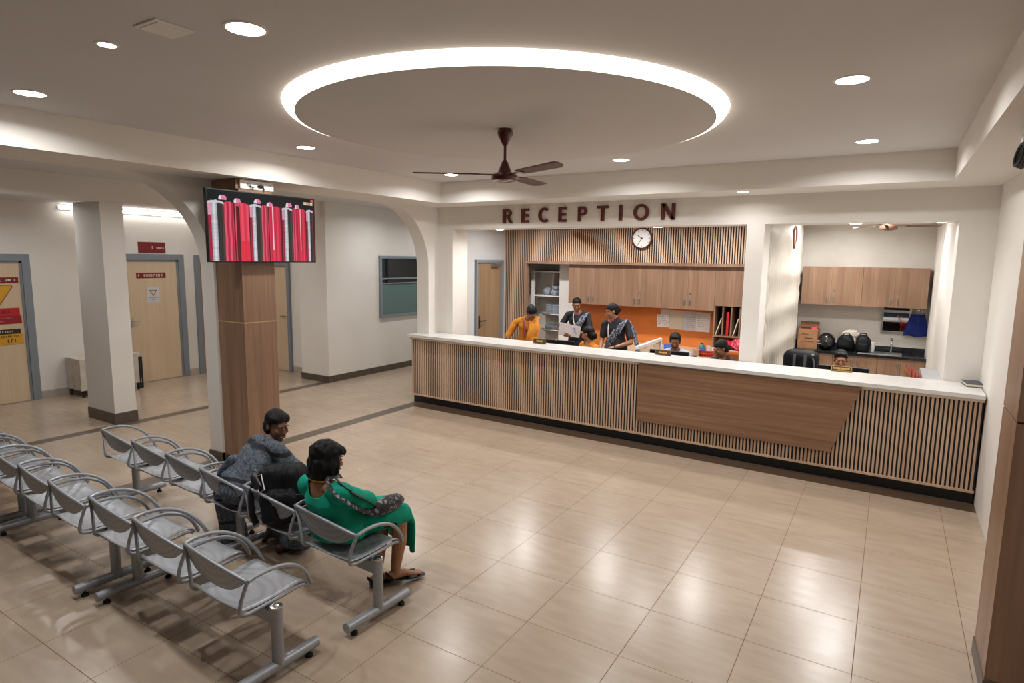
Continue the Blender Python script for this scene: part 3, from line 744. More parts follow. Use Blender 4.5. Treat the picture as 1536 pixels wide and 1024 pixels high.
# glass screen between the desks
t = thing('glass_screen', 'low glass screen with a white rail between the desks', 'screen', (-0.45, 4.0, 0.76))
MB().box(-0.475, -0.435, 3.52, 4.56, 1.105, 1.15, bev=0.004).build('rail', M_WHITE, t)
MB().box(-0.475, -0.435, 4.51, 4.56, 0.76, 1.105, bev=0.003).build('post', M_WHITE, t)
g = mat('clear_glass', (0.9, 0.95, 0.93, 1), 0.02); bsdf(g).inputs['Transmission Weight'].default_value = 0.95; bsdf(g).inputs['IOR'].default_value = 1.2
MB().box(-0.458, -0.452, 3.55, 4.51, 0.77, 1.105).build('glass_pane', g, t)
MB().box(-0.475, -0.435, 3.55, 4.51, 0.70, 0.77).build('lower_rail', M_WHITE, t)
# red basket with tissue, bottle and cups on the back desk
RED = mat('red_plastic', rgb(206, 34, 54), 0.4)
t = thing('red_basket', 'red oval basket on the beige desk behind the seated woman', 'basket', (-0.03, 5.55, 0.80))
MB().lathe([(0.10, 0.0), (0.17, 0.10), (0.163, 0.10), (0.095, 0.008), (0.0001, 0.008)], (-0.03, 5.55, 0.80), n=32).build('bowl', RED, t, smooth=True)
b = MB()
for k in range(24):
    a = 2 * PI * k / 24; b.ell((-0.03 + 0.139 * math.cos(a), 5.55 + 0.139 * math.sin(a), 0.855), (0.012, 0.012, 0.02), u=8, v=6)
b.build('holes', mat('orange_dots', rgb(226, 120, 60), 0.5), t)
t = thing('teal_bottle', 'teal and blue bottle standing in the red basket', 'bottle', (-0.10, 5.55, 0.809))
MB().lathe([(0.05, 0), (0.055, 0.02), (0.055, 0.12), (0.03, 0.16), (0.02, 0.17), (0.0001, 0.17)], (-0.10, 5.55, 0.809)).build('body', mat('teal_plastic', rgb(44, 122, 122), 0.35), t, smooth=True)
MB().lathe([(0.056, 0.03), (0.0565, 0.03), (0.0565, 0.11), (0.056, 0.11)], (-0.10, 5.55, 0.809)).build('label_band', mat('blue_label', rgb(86, 118, 200), 0.5), t)
MB().lathe([(0.02, 0.168), (0.02, 0.19), (0.0001, 0.19)], (-0.10, 5.55, 0.809)).build('cap', M_BLACKP, t)
t = thing('white_cup', 'white paper cup beside the teal bottle', 'cup', (0.0, 5.58, 0.809), 0, 'white cups in the basket')
MB().lathe([(0.028, 0), (0.04, 0.15), (0.037, 0.15), (0.026, 0.006), (0.0001, 0.006)], (0.0, 5.58, 0.809)).build('cup_wall', M_PLASTICW, t, smooth=True)
t = thing('white_cup', 'white paper cup nearest the file rack', 'cup', (0.085, 5.56, 0.84), 0, 'white cups in the basket')
MB().lathe([(0.028, 0), (0.036, 0.10), (0.033, 0.10), (0.026, 0.006), (0.0001, 0.006)], (0.085, 5.56, 0.84)).build('cup_wall', M_PLASTICW, t, smooth=True)
# blue box and white paper beside the moustached man, red cloths, chairs
onemesh('blue_box', bx(-0.74, -0.57, 5.6, 5.7, 0.80, 0.93, bev=0.004), mat('blue_card', rgb(92, 118, 206), 0.5), 'small blue box on the beige desk left of the moustached man', 'box')
onemesh('cardboard_tub', MB().lathe([(0.05, 0), (0.06, 0.11), (0.055, 0.11), (0.046, 0.006), (0.0001, 0.006)], (-0.16, 5.42, 0.80)), mat('pale_card', rgb(214, 186, 160), 0.6), 'pale cardboard tub left of the red basket', 'tub', smooth=True)
def lump(name, c, r, m_, label, cat, group=None, seed=0, amp=0.25, sc=9):
    b = MB().ell(c, r, u=28, v=18)
    for v in b.bm.verts:
        d = v.co - V(c); v.co = V(c) + d * (1 + amp * noise.noise(v.co * sc + V((seed, 0, 0))))
    return onemesh(name, b, m_, label, cat, group, smooth=True, angle=0, origin=c)
PINK = varied(mat('pink_floral_cloth', rgb(206, 60, 96), 0.8), rgb(186, 28, 60), rgb(228, 120, 140), 30, lo=0.45, hi=0.6)
lump('cloth_bag', (0.16, 6.15, 0.915), (0.10, 0.12, 0.085), mat('red_cloth', rgb(196, 26, 48), 0.8), 'red cloth bag on the ledge under the file rack', 'bag', 'cloth bags under the rack', 3)
lump('cloth_bag', (0.34, 6.15, 0.945), (0.11, 0.13, 0.12), PINK, 'pink floral cloth bag on the ledge nearest the pillar', 'bag', 'cloth bags under the rack', 5)
def office_chair(x, y, rz, m_, label, ztop=1.0):
    t = thing('office_chair', label, 'chair', (x, y, 0), rz, 'staff chairs')
    m0 = ROOTINV[t.name]
    def tr(b): b.bm.transform(m0); return b
    tr(MB().obox((0, 0, 0.39), (0.46, 0.46, 0.07), bev=0.03)).build('seat', m_, t, smooth=True)
    b = MB(); b.grid(lambda u, v: (-0.22 + 0.44 * u, -0.24 - 0.05 * math.cos((u - .5) * PI) + 0.0, 0.55 + (ztop - 0.55) * v), 12, 8)
    tr(b).build('backrest', m_, t, smooth=True, solid=0.05)
    tr(MB().cyl((0, 0, 0.08), (0, 0, 0.36), 0.025)).build('column', M_BLACKP, t, smooth=True)
    tr(MB().box(-0.03, 0.03, -0.28, -0.2, 0.37, 0.7)).build('back_bar', M_BLACKP, t)
    b = MB()
    for k in range(5):
        a = 2 * PI * k / 5; b.cyl((0, 0, 0.09), (0.28 * math.cos(a), 0.28 * math.sin(a), 0.06), 0.02, 0.014, n=10)
    tr(b).build('star_base', M_BLACKP, t)
    for k in range(5):
        a = 2 * PI * k / 5
        tr(MB().ell((0.28 * math.cos(a), 0.28 * math.sin(a), 0.028), (0.028, 0.02, 0.028), u=10, v=8)).build('caster', M_RUBBER, t, smooth=True)
office_chair(0.52, 4.62, PI + 0.15, mat('orange_fabric', rgb(176, 92, 34), 0.8), 'orange backed office chair behind the seated woman', 1.0)
# peach strip on the office wall
onemesh('hanging_board', bx(-4.15, -4.138, 4.45, 4.76, 1.06, 1.86), mat('peach_board', rgb(226, 196, 164), 0.6), 'narrow peach board on the grey wall by the opening', 'board')

# ------------------------------------------------------------------ kitchenette
G = 'kitchenette wall cabinets'
cabinet(1.12, 2.0, 7.0, 7.345, 1.605, 2.225, 2, 'left walnut double cabinet above the cardboard box', G, 1.705)
cabinet(2.002, 2.88, 7.0, 7.345, 1.605, 2.225, 2, 'right walnut double cabinet above the mirror and towel', G, 1.705)
t = thing('kitchen_worktop', 'black granite kitchenette worktop with raised back edge', 'worktop', (2.0, 7.0, 0.84))
MB().box(1.055, 2.925, 6.72, 7.345, 0.84, 0.88, bev=0.003).build('slab', M_GRANITE, t)
MB().box(1.055, 2.925, 7.32, 7.345, 0.88, 0.96).build('upstand', M_GRANITE, t)
G = 'kitchenette base cabinets'
for a, b_, lb in ((1.06, 1.68, 'walnut base cabinet under the cardboard box'), (1.682, 2.30, 'walnut base cabinet under the backpack'), (2.302, 2.92, 'walnut base cabinet under the sink tap')):
    cabinet(a, b_, 6.75, 7.345, 0.0, 0.838, 2, lb, G, 0.73, name='base_cabinet')
t = thing('kitchen_sink', 'steel sink let into the black worktop', 'sink', (2.35, 7.0, 0.88))
MB().box(2.02, 2.62, 6.80, 7.18, 0.8805, 0.886, bev=0.002).build('rim', M_STEEL, t)
MB().box(2.06, 2.40, 6.83, 7.15, 0.8865, 0.888).build('basin', mat('dark_steel', rgb(120, 122, 124), 0.3, 0.9), t)
t = thing('kitchen_tap', 'slim chrome tap standing behind the sink', 'tap', (2.47, 7.22, 0.88))
MB().cyl((2.47, 7.22, 0.88), (2.47, 7.22, 1.07), 0.014).build('riser', M_CHROME, t, smooth=True)
MB().tube([(2.47, 7.22, 1.06), (2.47, 7.15, 1.09), (2.47, 7.08, 1.07), (2.47, 7.06, 1.03)], 0.011, sub=4).build('spout', M_CHROME, t, smooth=True)
MB().lathe([(0.02, 0), (0.02, 0.03), (0.0001, 0.035)], (2.47, 7.22, 1.07)).build('lever_cap', M_BLACKP, t, smooth=True)
t = thing('wall_mirror', 'chrome framed mirror with steel bars above the sink', 'mirror', (2.47, 7.34, 1.2))
b = MB(); y0, y1 = 7.30, 7.345
b.box(2.30, 2.325, y0, y1, 1.18, 1.60); b.box(2.675, 2.70, y0, y1, 1.18, 1.60); b.box(2.325, 2.675, y0, y1, 1.18, 1.205); b.box(2.325, 2.675, y0, y1, 1.51, 1.55)
b.build('frame', M_STEEL, t)
MB().box(2.325, 2.675, 7.33, 7.34, 1.205, 1.51).build('mirror_glass', mat('mirror', rgb(200, 205, 205), 0.03, 1.0), t)
MB().box(2.325, 2.675, 7.325, 7.34, 1.55, 1.60).build('dark_slot', M_BLACK, t)
t = thing('towel_ring', 'white wire ring holder on the kitchenette wall', 'towel ring', (2.79, 7.34, 1.5))
MB().tube([(2.79 + 0.09 * math.cos(a), 7.29, 1.50 + 0.055 * math.sin(a)) for a in [2 * PI * k / 20 for k in range(20)]], 0.006, n=6, closed=True).build('ring', M_CHROME, t, smooth=True)
MB().box(2.77, 2.81, 7.285, 7.345, 1.55, 1.575).build('bracket', M_CHROME, t)
b = MB()
def tw(u, v):
    w_ = 0.09 + 0.09 * v
    return (2.79 + (u - .5) * 2 * w_, 7.275 - 0.012 * math.sin(u * 14) * (0.3 + v), 1.50 - 0.35 * v + (0.01 * math.sin(u * 9) if v > .95 else 0))
b.grid(tw, 28, 14)
TOW = varied(mat('blue_towel', rgb(18, 34, 110), 0.9), rgb(14, 28, 98), rgb(30, 50, 130), 12, bump=0.2)
onemesh('hand_towel', b, TOW, 'dark blue hand towel hanging from the wire ring', 'towel', smooth=True, solid=0.015)
# cardboard box
CARD = varied(mat('cardboard', rgb(164, 118, 82), 0.75), rgb(156, 110, 76), rgb(172, 126, 90), 6)
t = thing('cardboard_box', 'open brown cardboard box at the left end of the black worktop', 'box', (1.28, 7.05, 0.88))
b = MB(); b.box(1.13, 1.43, 6.86, 6.868, 0.88, 1.20); b.box(1.13, 1.43, 7.2, 7.208, 0.88, 1.20); b.box(1.13, 1.138, 6.86, 7.208, 0.88, 1.20); b.box(1.422, 1.43, 6.86, 7.208, 0.88, 1.20); b.box(1.13, 1.43, 6.86, 7.208, 0.88, 0.888)
b.build('carton', CARD, t)
MB().obox((1.27, 7.2, 1.245), (0.29, 0.006, 0.11), rx=-0.25).build('flap', mat('cardboard_inside', rgb(122, 84, 58), 0.8), t)
b = MB(); b.box(1.19, 1.29, 6.857, 6.86, 1.11, 1.118); b.box(1.24, 1.36, 6.857, 6.86, 1.04, 1.055); b.box(1.18, 1.38, 6.857, 6.86, 0.99, 0.994)
b.build('printed_marks', mat('carton_print', rgb(96, 62, 40), 0.8), t)
lump('pink_cloth', (1.36, 7.0, 1.17), (0.055, 0.07, 0.06), mat('hot_pink', rgb(222, 60, 100), 0.8), 'bit of pink cloth poking out of the cardboard box', 'cloth', None, 2)
# black bags and helmet on the worktop
BLK = varied(mat('black_nylon', rgb(14, 15, 17), 0.6, spec=0.25), rgb(9, 10, 12), rgb(20, 21, 24), 14, bump=0.2)
t = thing('helmet', 'black motorcycle helmet between the cardboard box and the bags', 'helmet', (1.56, 6.92, 0.88))
b = MB().ell((1.56, 6.92, 1.01), (0.13, 0.15, 0.145), u=28, v=18)
for v in b.bm.verts:
    if v.co.z < 0.885: v.co.z = 0.885
b.build('shell', mat('helmet_black', rgb(14, 14, 16), 0.18, coat=0.5), t, smooth=True)
b = MB(); b.grid(lambda u, v: (1.56 - 0.128 * math.sin((u - .5) * 2.2) - 0.0, 6.92 - 0.158 * math.cos((u - .5) * 2.2), 0.95 + 0.085 * v), 16, 4)
b.build('visor', mat('visor', rgb(30, 32, 36), 0.08), t, smooth=True, solid=0.004)
b = MB().obox((1.45, 6.83, 1.02), (0.05, 0.012, 0.02), rz=-0.9); b.obox((1.46, 6.82, 0.985), (0.08, 0.012, 0.008), rz=-0.9); b.build('white_mark', M_PLASTICW, t)
def backpack(name, c, s, label, cat, seed, extra=True, pk=True):
    t = thing(name, label, cat, c)
    cx, cy, cz = c
    b = MB().mbox(Matrix.Translation((cx, cy, cz + s[2] / 2)) @ Matrix.Diagonal((s[0], s[1], s[2], 1)))
    bmesh.ops.subdivide_edges(b.bm, edges=b.bm.edges[:], cuts=7, use_grid_fill=True)
    for v in b.bm.verts:
        q = V(((v.co.x - cx) / (s[0] / 2), (v.co.y - cy) / (s[1] / 2), (v.co.z - cz - s[2] / 2) / (s[2] / 2)))
        l = max((abs(q.x) ** 3.5 + abs(q.y) ** 3.5 + abs(q.z) ** 3.5) ** (1 / 3.5), 1e-6)
        k = 1 / l if l > 1 else 1
        taper = 1 - 0.22 * max(q.z, 0) ** 2
        q2 = V((q.x * k * taper, q.y * k * taper, q.z * k))
        v.co = V((cx + q2.x * s[0] / 2, cy + q2.y * s[1] / 2, cz + s[2] / 2 + q2.z * s[2] / 2))
        v.co += (v.co - V((cx, cy, cz + s[2] / 2))).normalized() * 0.02 * noise.noise(v.co * 11 + V((seed, 0, 0)))
    b.build('bag_body', BLK, t, smooth=True, angle=0)
    if pk:
        p_ = MB().mbox(Matrix.Translation((cx, cy - s[1] * 0.5, cz + s[2] * 0.34)) @ Matrix.Diagonal((s[0] * 0.66, s[1] * 0.3, s[2] * 0.5, 1)), bev=0.025, seg=3)
        p_.build('front_pocket', BLK, t, smooth=True)
    MB().tube([(cx - 0.05, cy, cz + s[2] * .97), (cx - 0.03, cy, cz + s[2] * 1.1), (cx + 0.03, cy, cz + s[2] * 1.1), (cx + 0.05, cy, cz + s[2] * .97)], 0.009, sub=4).build('grab_handle', M_BLACKP, t, smooth=True)
    return t
backpack('duffel_bag', (1.838, 7.03, 0.88), (0.255, 0.22, 0.25), 'soft black bag between the helmet and the backpack', 'bag', 1, pk=False)
backpack('backpack', (2.08, 6.95, 0.88), (0.215, 0.24, 0.27), 'black backpack on the worktop nearest the sink', 'backpack', 4)
t = thing('paper_bundle', 'crumpled white paper behind the black bags', 'paper', (1.86, 7.24, 0.96))
lump_b = MB().ell((1.88, 7.25, 1.12), (0.12, 0.05, 0.08), u=14, v=9)
for v in lump_b.bm.verts: v.co += V((1, 0.3, 1)) * 0.04 * noise.noise(v.co * 25)
lump_b.build('crumpled_sheet', PAPERC, t)
MB().box(1.80, 1.96, 7.22, 7.28, 0.965, 1.06).build('folded_sheet', PAPERC, t)
t = thing('paper_cup_stack', 'white cup right of the backpack on the worktop', 'cup', (2.21, 7.1, 0.88))
MB().lathe([(0.03, 0), (0.04, 0.15), (0.0001, 0.15)], (2.21, 7.1, 0.88)).build('cup_wall', M_PLASTICW, t, smooth=True)
# black backpack hung on a chair behind the counter
BC = office_chair(1.44, 4.78, PI, mat('grey_fabric', rgb(70, 74, 80), 0.85), 'grey office chair carrying the big black backpack', 0.9)
t = thing('chair_backpack', 'big black backpack with grey straps behind the right counter', 'backpack', (1.44, 4.70, 0.428))
b = MB().mbox(Matrix.Translation((1.44, 4.70, 0.78)) @ Matrix.Diagonal((0.44, 0.26, 0.70, 1)), bev=0.10, seg=5)
for v in b.bm.verts: v.co += V((0, -1, 0.3)) * 0.012 * noise.noise(v.co * 10)
b.build('bag_body', BLK, t, smooth=True, angle=0)
GREY = mat('grey_webbing', rgb(92, 96, 104), 0.7)
for x in (1.37, 1.50): MB().obox((x, 4.565, 0.98), (0.034, 0.012, 0.2), rx=0.08).build('strap', GREY, t)
MB().tube([(1.58, 4.58, 1.07), (1.605, 4.57, 1.0), (1.62, 4.56, 0.9), (1.63, 4.56, 0.84)], 0.012, n=8).build('side_strap', GREY, t, smooth=True)
MB().ell((1.59, 4.56, 1.085), (0.018, 0.012, 0.018)).build('buckle', M_STEEL, t, smooth=True)
# chair back nearby (dark slope) and red rack of papers by the ledge
t = thing('file_stand', 'red wire stand of papers by the right ledge', 'file stand', (2.66, 3.85, 0.76))
MB().box(2.60, 2.745, 3.70, 3.95, 0.76, 0.785, bev=0.003).build('tray', RED, t)
for k in range(4):
    b = MB(); r_ = 0.41 - 0.03 * k
    b.grid(lambda u, v: (2.625 + 0.035 * k + 0.012 * math.sin(v * 3), 3.72 + 0.2 * u, 0.785 + r_ * v * (1 - 0.35 * u * u)), 8, 8)
    b.build('divider', RED, t, smooth=True, solid=0.006)
for k in range(3):
    MB().tube([(2.63 + 0.02 * k, 3.73, 1.0), (2.61 + 0.015 * k, 3.72, 1.13 - .02 * k), (2.55 + 0.01 * k, 3.70, 1.20 - 0.035 * k)], 0.005, n=6).build('gold_wire', mat('gold_wire', rgb(204, 150, 96), 0.3, 0.7) if 'gold_wire' not in MATS else MATS['gold_wire'], t)
# white sticker on relief panel
onemesh('hanging_paper_scrap', MB().obox((1.067, 4.25, 1.40), (0.004, 0.12, 0.09), rx=0.5), PAPER, 'torn white paper scrap stuck on the wavy panel', 'paper')

# ------------------------------------------------------------------ ceiling fans
def fan(c, ztop, zhub, a0, r, label, name='ceiling_fan', nb=3, m_=None):
    FM = m_ or M_FAN
    t = thing(name, label, 'fan', (c[0], c[1], ztop), 0, None)
    x, y = c
    MB().lathe([(0.0001, ztop), (0.055, ztop), (0.055, ztop - 0.012), (0.062, ztop - 0.02), (0.06, ztop - 0.045), (0.018, ztop - 0.125), (0.0001, ztop - 0.125)], (x, y, 0), n=28).build('canopy', FM, t, smooth=True)
    MB().cyl((x, y, ztop - 0.12), (x, y, zhub + 0.09), 0.011, n=14).build('rod', FM, t, smooth=True)
    MB().lathe([(0.0001, zhub + 0.125), (0.014, zhub + 0.125), (0.024, zhub + 0.11), (0.056, zhub + 0.03), (0.06, zhub + 0.022), (0.0001, zhub + 0.022)], (x, y, 0), n=28).build('bell', FM, t, smooth=True)
    MB().lathe([(0.0001, zhub + 0.024), (0.085, zhub + 0.022), (0.104, zhub + 0.008), (0.106, zhub - 0.02), (0.098, zhub - 0.034), (0.04, zhub - 0.046), (0.0001, zhub - 0.05)], (x, y, 0), n=36).build('motor', FM, t, smooth=True)
    for k in range(nb):
        a = math.radians(a0 + 360 / nb * k); ca, sa = math.cos(a), math.sin(a)
        def P(rad, w, dz=0.0):
            tilt = -0.14
            return (x + rad * ca - w * math.cos(tilt) * sa, y + rad * sa + w * math.cos(tilt) * ca, zhub + 0.012 + w * math.sin(tilt) + dz)
        st = [(0.20, -.045, .045), (0.26, -.055, .055), (r * .55, -.058, .058), (r - .06, -.066, .062), (r - .01, -.066, .03), (r, -.06, .012)]
        b = MB(); vs = []
        for rad, w0, w1 in st: vs.append([b.bm.verts.new(V(P(rad, w0))), b.bm.verts.new(V(P(rad, (w0 + w1) / 2, 0.006))), b.bm.verts.new(V(P(rad, w1)))])
        for A, B in zip(vs, vs[1:]):
            for i in range(2): b._f([A[i], A[i + 1], B[i + 1], B[i]])
        bl = b.build('blade', M_BLADE, t, smooth=True, solid=0.005)
        b = MB(); b.loft([P(0.09, 0), P(0.15, 0), P(0.24, 0)], [(0.022, 0.006), (0.016, 0.006), (0.035, 0.005)], side=(-sa, ca, 0), n=10); b.build('blade_iron', FM, bl, smooth=True)
fan((-0.265, -0.11), ZC - 0.066, 2.93, 95, 0.72, 'maroon three blade ceiling fan hanging from the glowing disc')
fan((2.30, 5.3), 3.05, 2.772, 15, 0.60, 'brown ceiling fan half hidden above the kitchenette', m_=M_BLADE)
fan((-2.62, 5.2), 3.05, 2.825, 100, 0.60, 'dark fan tip above the office door side', m_=M_BLADE)
fan((-0.45, 5.2), 3.05, 2.825, 100, 0.60, 'dark fan tip above the slatted panel right of the clock', m_=M_BLADE)

# ------------------------------------------------------------------ TV on the column
t = thing('wall_tv', 'wide television on the wood column showing red and silver batteries', 'television', (-3.30, -0.06, 2.57))
TY0, TY1, TZ0, TZ1 = -0.745, 0.555, 2.215, 2.925
MB().box(-3.285, -3.245, TY0, TY1, TZ0, TZ1, bev=0.004).build('case', M_BLACKP, t)
MB().box(-3.32, -3.285, -0.3, 0.02, 2.4, 2.75).build('wall_mount', M_BLACK, t)
NUX, NUZ = 196, 108
me = bpy.data.meshes.new('screen'); vs = []; fs = []
sy0, sy1, sz0, sz1 = TY0 + 0.012, TY1 - 0.012, TZ0 + 0.012, TZ1 - 0.012
for i in range(NUX + 1):
    for j in range(NUZ + 1): vs.append((-3.2435, sy0 + (sy1 - sy0) * i / NUX, sz0 + (sz1 - sz0) * j / NUZ))
for i in range(NUX):
    for j in range(NUZ):
        a = i * (NUZ + 1) + j; fs.append((a, a + NUZ + 1, a + NUZ + 2, a + 1))
org = V((-3.30, -0.06, 2.57))
me.from_pydata([tuple(V(p) - org) for p in vs], [], fs)
ca_ = me.color_attributes.new('picture', 'FLOAT_COLOR', 'CORNER')
CELLS = [(0.00, 0.135, 0), (0.135, 0.215, 1), (0.225, 0.345, 2), (0.355, 0.462, 0), (0.465, 0.525, 1), (0.535, 0.645, 3), (0.665, 0.765, 0), (0.768, 0.815, 1), (0.82, 0.905, 3), (0.915, 0.985, 0)]
def batt(u, v):
    bg = (0.012, 0.014, 0.016)
    # caps
    for c, w_, h0 in ((.125, .035, .90), (.25, .03, .875), (.43, .03, .895), (.545, .03, .86), (.735, .03, .885), (.82, .022, .865)):
        top = h0 + 0.055 * 0 
        if abs(u - c) < w_ and top - 0.03 < v < top + 0.035 * (1 - (abs(u - c) / w_) ** 3): return (0.75, 0.22, 0.38) if (u - c) > -w_ * .3 else (0.8, 0.72, 0.78)
    for a, b_, k in CELLS:
        if a <= u < b_:
            q = (u - a) / (b_ - a); htop = 0.835 + 0.022 * math.sin(q * PI) - 0.02 * a
            if v > htop: return bg
            if k == 0:
                if v > htop - 0.03: return (0.62, 0.60, 0.64)
                if q < 0.2: return (0.36, 0.02, 0.05) if v < 0.65 else (0.72, 0.3, 0.42)
                if q < 0.55:
                    s_ = 0.34 + 0.4 * (1 - abs(q - 0.38) / 0.18) + 0.06 * math.sin(v * 60 + 9 * math.sin(v * 17)); s_ = max(0.1, s_); return (s_ * .95, s_ * .95, s_ * 1.02)
                return (0.035, 0.034, 0.033) if q < 0.86 else (0.09, 0.05, 0.04)
            if k == 1:
                s_ = 0.5 + 0.5 * math.sin(q * 13 + 0.4 * math.sin(v * 15)); return (0.42 + 0.33 * s_, 0.02 + 0.10 * s_ * s_, 0.06 + 0.12 * s_ * s_)
            if k == 2:
                if 0.1 < q < 0.32: return (0.10, 0.012, 0.02) if v < .8 else (0.5, .1, .15)
                s_ = 0.5 + 0.5 * math.sin(q * 15); return (0.70 + 0.1 * s_, 0.03 + 0.06 * s_ * (v > .3), 0.06 + 0.08 * s_ * (v > .3))
            if k == 3:
                if 0.30 < q < 0.40 and v > 0.18: return (0.85, 0.62, 0.66)
                s_ = 0.5 + 0.5 * math.sin(q * 17 + 2); return (0.50 + 0.3 * s_, 0.025 + 0.02 * s_, 0.05 + 0.05 * s_)
    return (0.10, 0.012, 0.02) if v < 0.84 else bg
cols = []
for f in range(len(fs)):
    i, j = divmod(f, NUZ); u = (i + .5) / NUX; v = (j + .5) / NUZ
    c3 = batt(u, v)
    if 0.885 < u < 0.985 and 0.91 < v < 0.955: c3 = (0.8, 0.6, 0.45) if math.sin(u * 400) > -0.4 else (0.45, 0.22, 0.1)
    if 0.965 < u < 0.995 and v > 0.965: c3 = (0.6, 0.15, 0.08)
    cols += list(c3) + [1.0]
    
flat = []
for f in range(len(fs)): flat += cols[4 * f:4 * f + 4] * 4
ca_.data.foreach_set('color', flat)
o = bpy.data.objects.new('screen', me); COL.objects.link(o); o.parent = t
m = mat('screen_picture', (0.004, 0.004, 0.004, 1), 0.12, spec=0.15)
at = nd(m, 'ShaderNodeAttribute', attribute_name='picture'); lk(m, at.outputs['Color'], bsdf(m).inputs['Emission Color']); bsdf(m).inputs['Emission Strength'].default_value = 0.72
me.materials.append(m)
# socket box above the TV, and the one on the right column
t = thing('socket_box', 'white socket strip on a brown box above the television', 'socket', (-3.4, -0.06, 3.0))
MB().box(-3.77, -3.36, -0.345, 0.06, 2.96, 3.06).build('brown_box', M_WOODC, t)
MB().box(-3.36, -3.335, -0.31, 0.09, 2.965, 3.058, bev=0.004).build('socket_plate', M_PLASTICW, t)
b = MB(); b.box(-3.334, -3.331, -0.225, -0.19, 2.995, 3.03); b.box(-3.335, -3.325, -0.165, -0.15, 2.985, 2.99); b.build('switch', mat('switch_grey', rgb(150, 150, 150), 0.4), t)
MB().ell((-3.325, -0.075, 3.005), (0.02, 0.035, 0.016)).build('plug', M_BLACKP, t, smooth=True)
for q in ([(-3.325, -0.05, 3.0), (-3.315, -0.045, 2.975), (-3.33, -0.05, 2.93)], [(-3.33, -0.2, 3.0), (-3.315, -0.18, 2.98), (-3.33, -0.17, 2.93)]): MB().tube(q, 0.006, n=6).build('plug_cable', M_BLACKP, t, smooth=True)
b = MB()
for dy, dz in ((0, .014), (-.014, -.01), (.014, -.01)): b.ell((-3.334, 0.045 + dy, 3.01 + dz), (0.004, 0.005, 0.005), u=8, v=6)
b.build('socket_holes', M_BLACK, t)
t = thing('column_socket', 'white socket plate high on the right wood column', 'socket', (2.97, 0.0, 3.0))
MB().box(2.955, 2.985, -0.02, 0.33, 2.94, 3.055, bev=0.004).build('socket_plate', M_PLASTICW, t)
MB().box(2.985, 3.16, -0.385, 0.34, 2.92, 3.06).build('brown_box', M_WOODC, t)
b = MB(); b.box(2.952, 2.956, 0.20, 0.24, 2.98, 3.02); b.build('switch', MATS['switch_grey'], t)
t = thing('cord_coil', 'black cable coiled below the socket on the right column', 'cable', (2.95, 0.1, 2.85))
for k in range(3):
    MB().tube([(2.955 - 0.012 * k, 0.10 + 0.012 * k + 0.15 * math.cos(a), 2.875 + 0.008 * k + 0.045 * math.sin(a) - 0.02 * math.cos(a)) for a in [2 * PI * q / 24 for q in range(24)]], 0.008, n=8, closed=True).build('loop', M_RUBBER, t, smooth=True)

# ------------------------------------------------------------------ door signs in the ward corridor
MAROON = mat('maroon_sign', rgb(122, 18, 26), 0.45); SIGNW = mat('sign_white', rgb(228, 214, 200), 0.6)
YEL = mat('sign_yellow', rgb(212, 158, 34), 0.5); REDS = mat('sign_red', rgb(186, 30, 38), 0.5); BRN = mat('sign_brown', rgb(48, 34, 26), 0.5)
def marks(b, x, y0, y1, z0, z1, seed, skip=0.12):
    r = random.Random(seed); y = y0
    while y < y1 - 0.004:
        w_ = r.uniform(0.35, 0.9) * (z1 - z0)
        w_ = min(w_, y1 - y)
        q = r.random()
        if q > skip:
            t_ = (z1 - z0) * 0.22
            b.box(x, x + 0.002, y, y + t_, z0, z1); 
            if r.random() < .6: b.box(x, x + 0.002, y, y + w_ * .8, z1 - t_, z1)
            if r.random() < .6: b.box(x, x + 0.002, y, y + w_ * .8, z0, z0 + t_)
            if r.random() < .5: b.box(x, x + 0.002, y + w_ * .6, y + w_ * .6 + t_, z0, z1)
        y += w_ + (z1 - z0) * 0.28
    return b
t = thing('room_sign', 'maroon room sign above the middle ward door', 'sign', (-8.9, 1.73, 2.31), 0, 'maroon ward signs')
MB().box(-8.9, -8.885, 1.49, 1.96, 2.305, 2.495, bev=0.002).build('board', MAROON, t)
marks(MB(), -8.885, 1.72, 1.78, 2.375, 2.425, 3).build('lettering', SIGNW, t); marks(MB(), -8.8848, 1.80, 1.93, 2.375, 2.41, 8, 0).build('lettering', SIGNW, t)
t = thing('door_plate', 'maroon strip plate across the middle ward door', 'sign', (-8.88, 1.68, 1.9), 0, 'maroon ward signs')
MB().box(-8.885, -8.877, 1.42, 1.93, 1.86, 1.955).build('board', MAROON, t)
marks(MB(), -8.877, 1.45, 1.90, 1.885, 1.93, 5).build('lettering', SIGNW, t)
t = thing('door_notice', 'white notice with a triangle on the middle ward door', 'notice', (-8.88, 1.69, 1.5))
MB().box(-8.885, -8.881, 1.58, 1.80, 1.42, 1.70).build('sheet', PAPERB, t)
b = MB(); b.prism([(1.62, 1.645), (1.76, 1.645), (1.69, 1.53)], 'x', -8.881, -8.8795); b.build('triangle', mat('brown_outline', rgb(140, 92, 52), 0.6), t)
b = MB(); b.prism([(1.642, 1.634), (1.738, 1.634), (1.69, 1.553)], 'x', -8.8796, -8.8785); b.build('triangle_centre', mat('peach_fill', rgb(222, 196, 160), 0.6), t)
b = MB(); b.box(-8.881, -8.879, 1.60, 1.78, 1.505, 1.512); marks(b, -8.881, 1.64, 1.74, 1.465, 1.485, 2); b.build('printed_text', INK, t)
t = thing('door_plate', 'maroon strip plate on the leftmost ward door', 'sign', (-8.88, -0.55, 1.87), 0, 'maroon ward signs')
MB().box(-8.885, -8.877, -0.86, -0.30, 1.825, 1.91).build('board', MAROON, t)
marks(MB(), -8.877, -0.83, -0.34, 1.85, 1.885, 11).build('lettering', SIGNW, t)
t = thing('warning_sign', 'yellow inverted triangle sign on the leftmost ward door', 'sign', (-8.88, -0.62, 1.65))
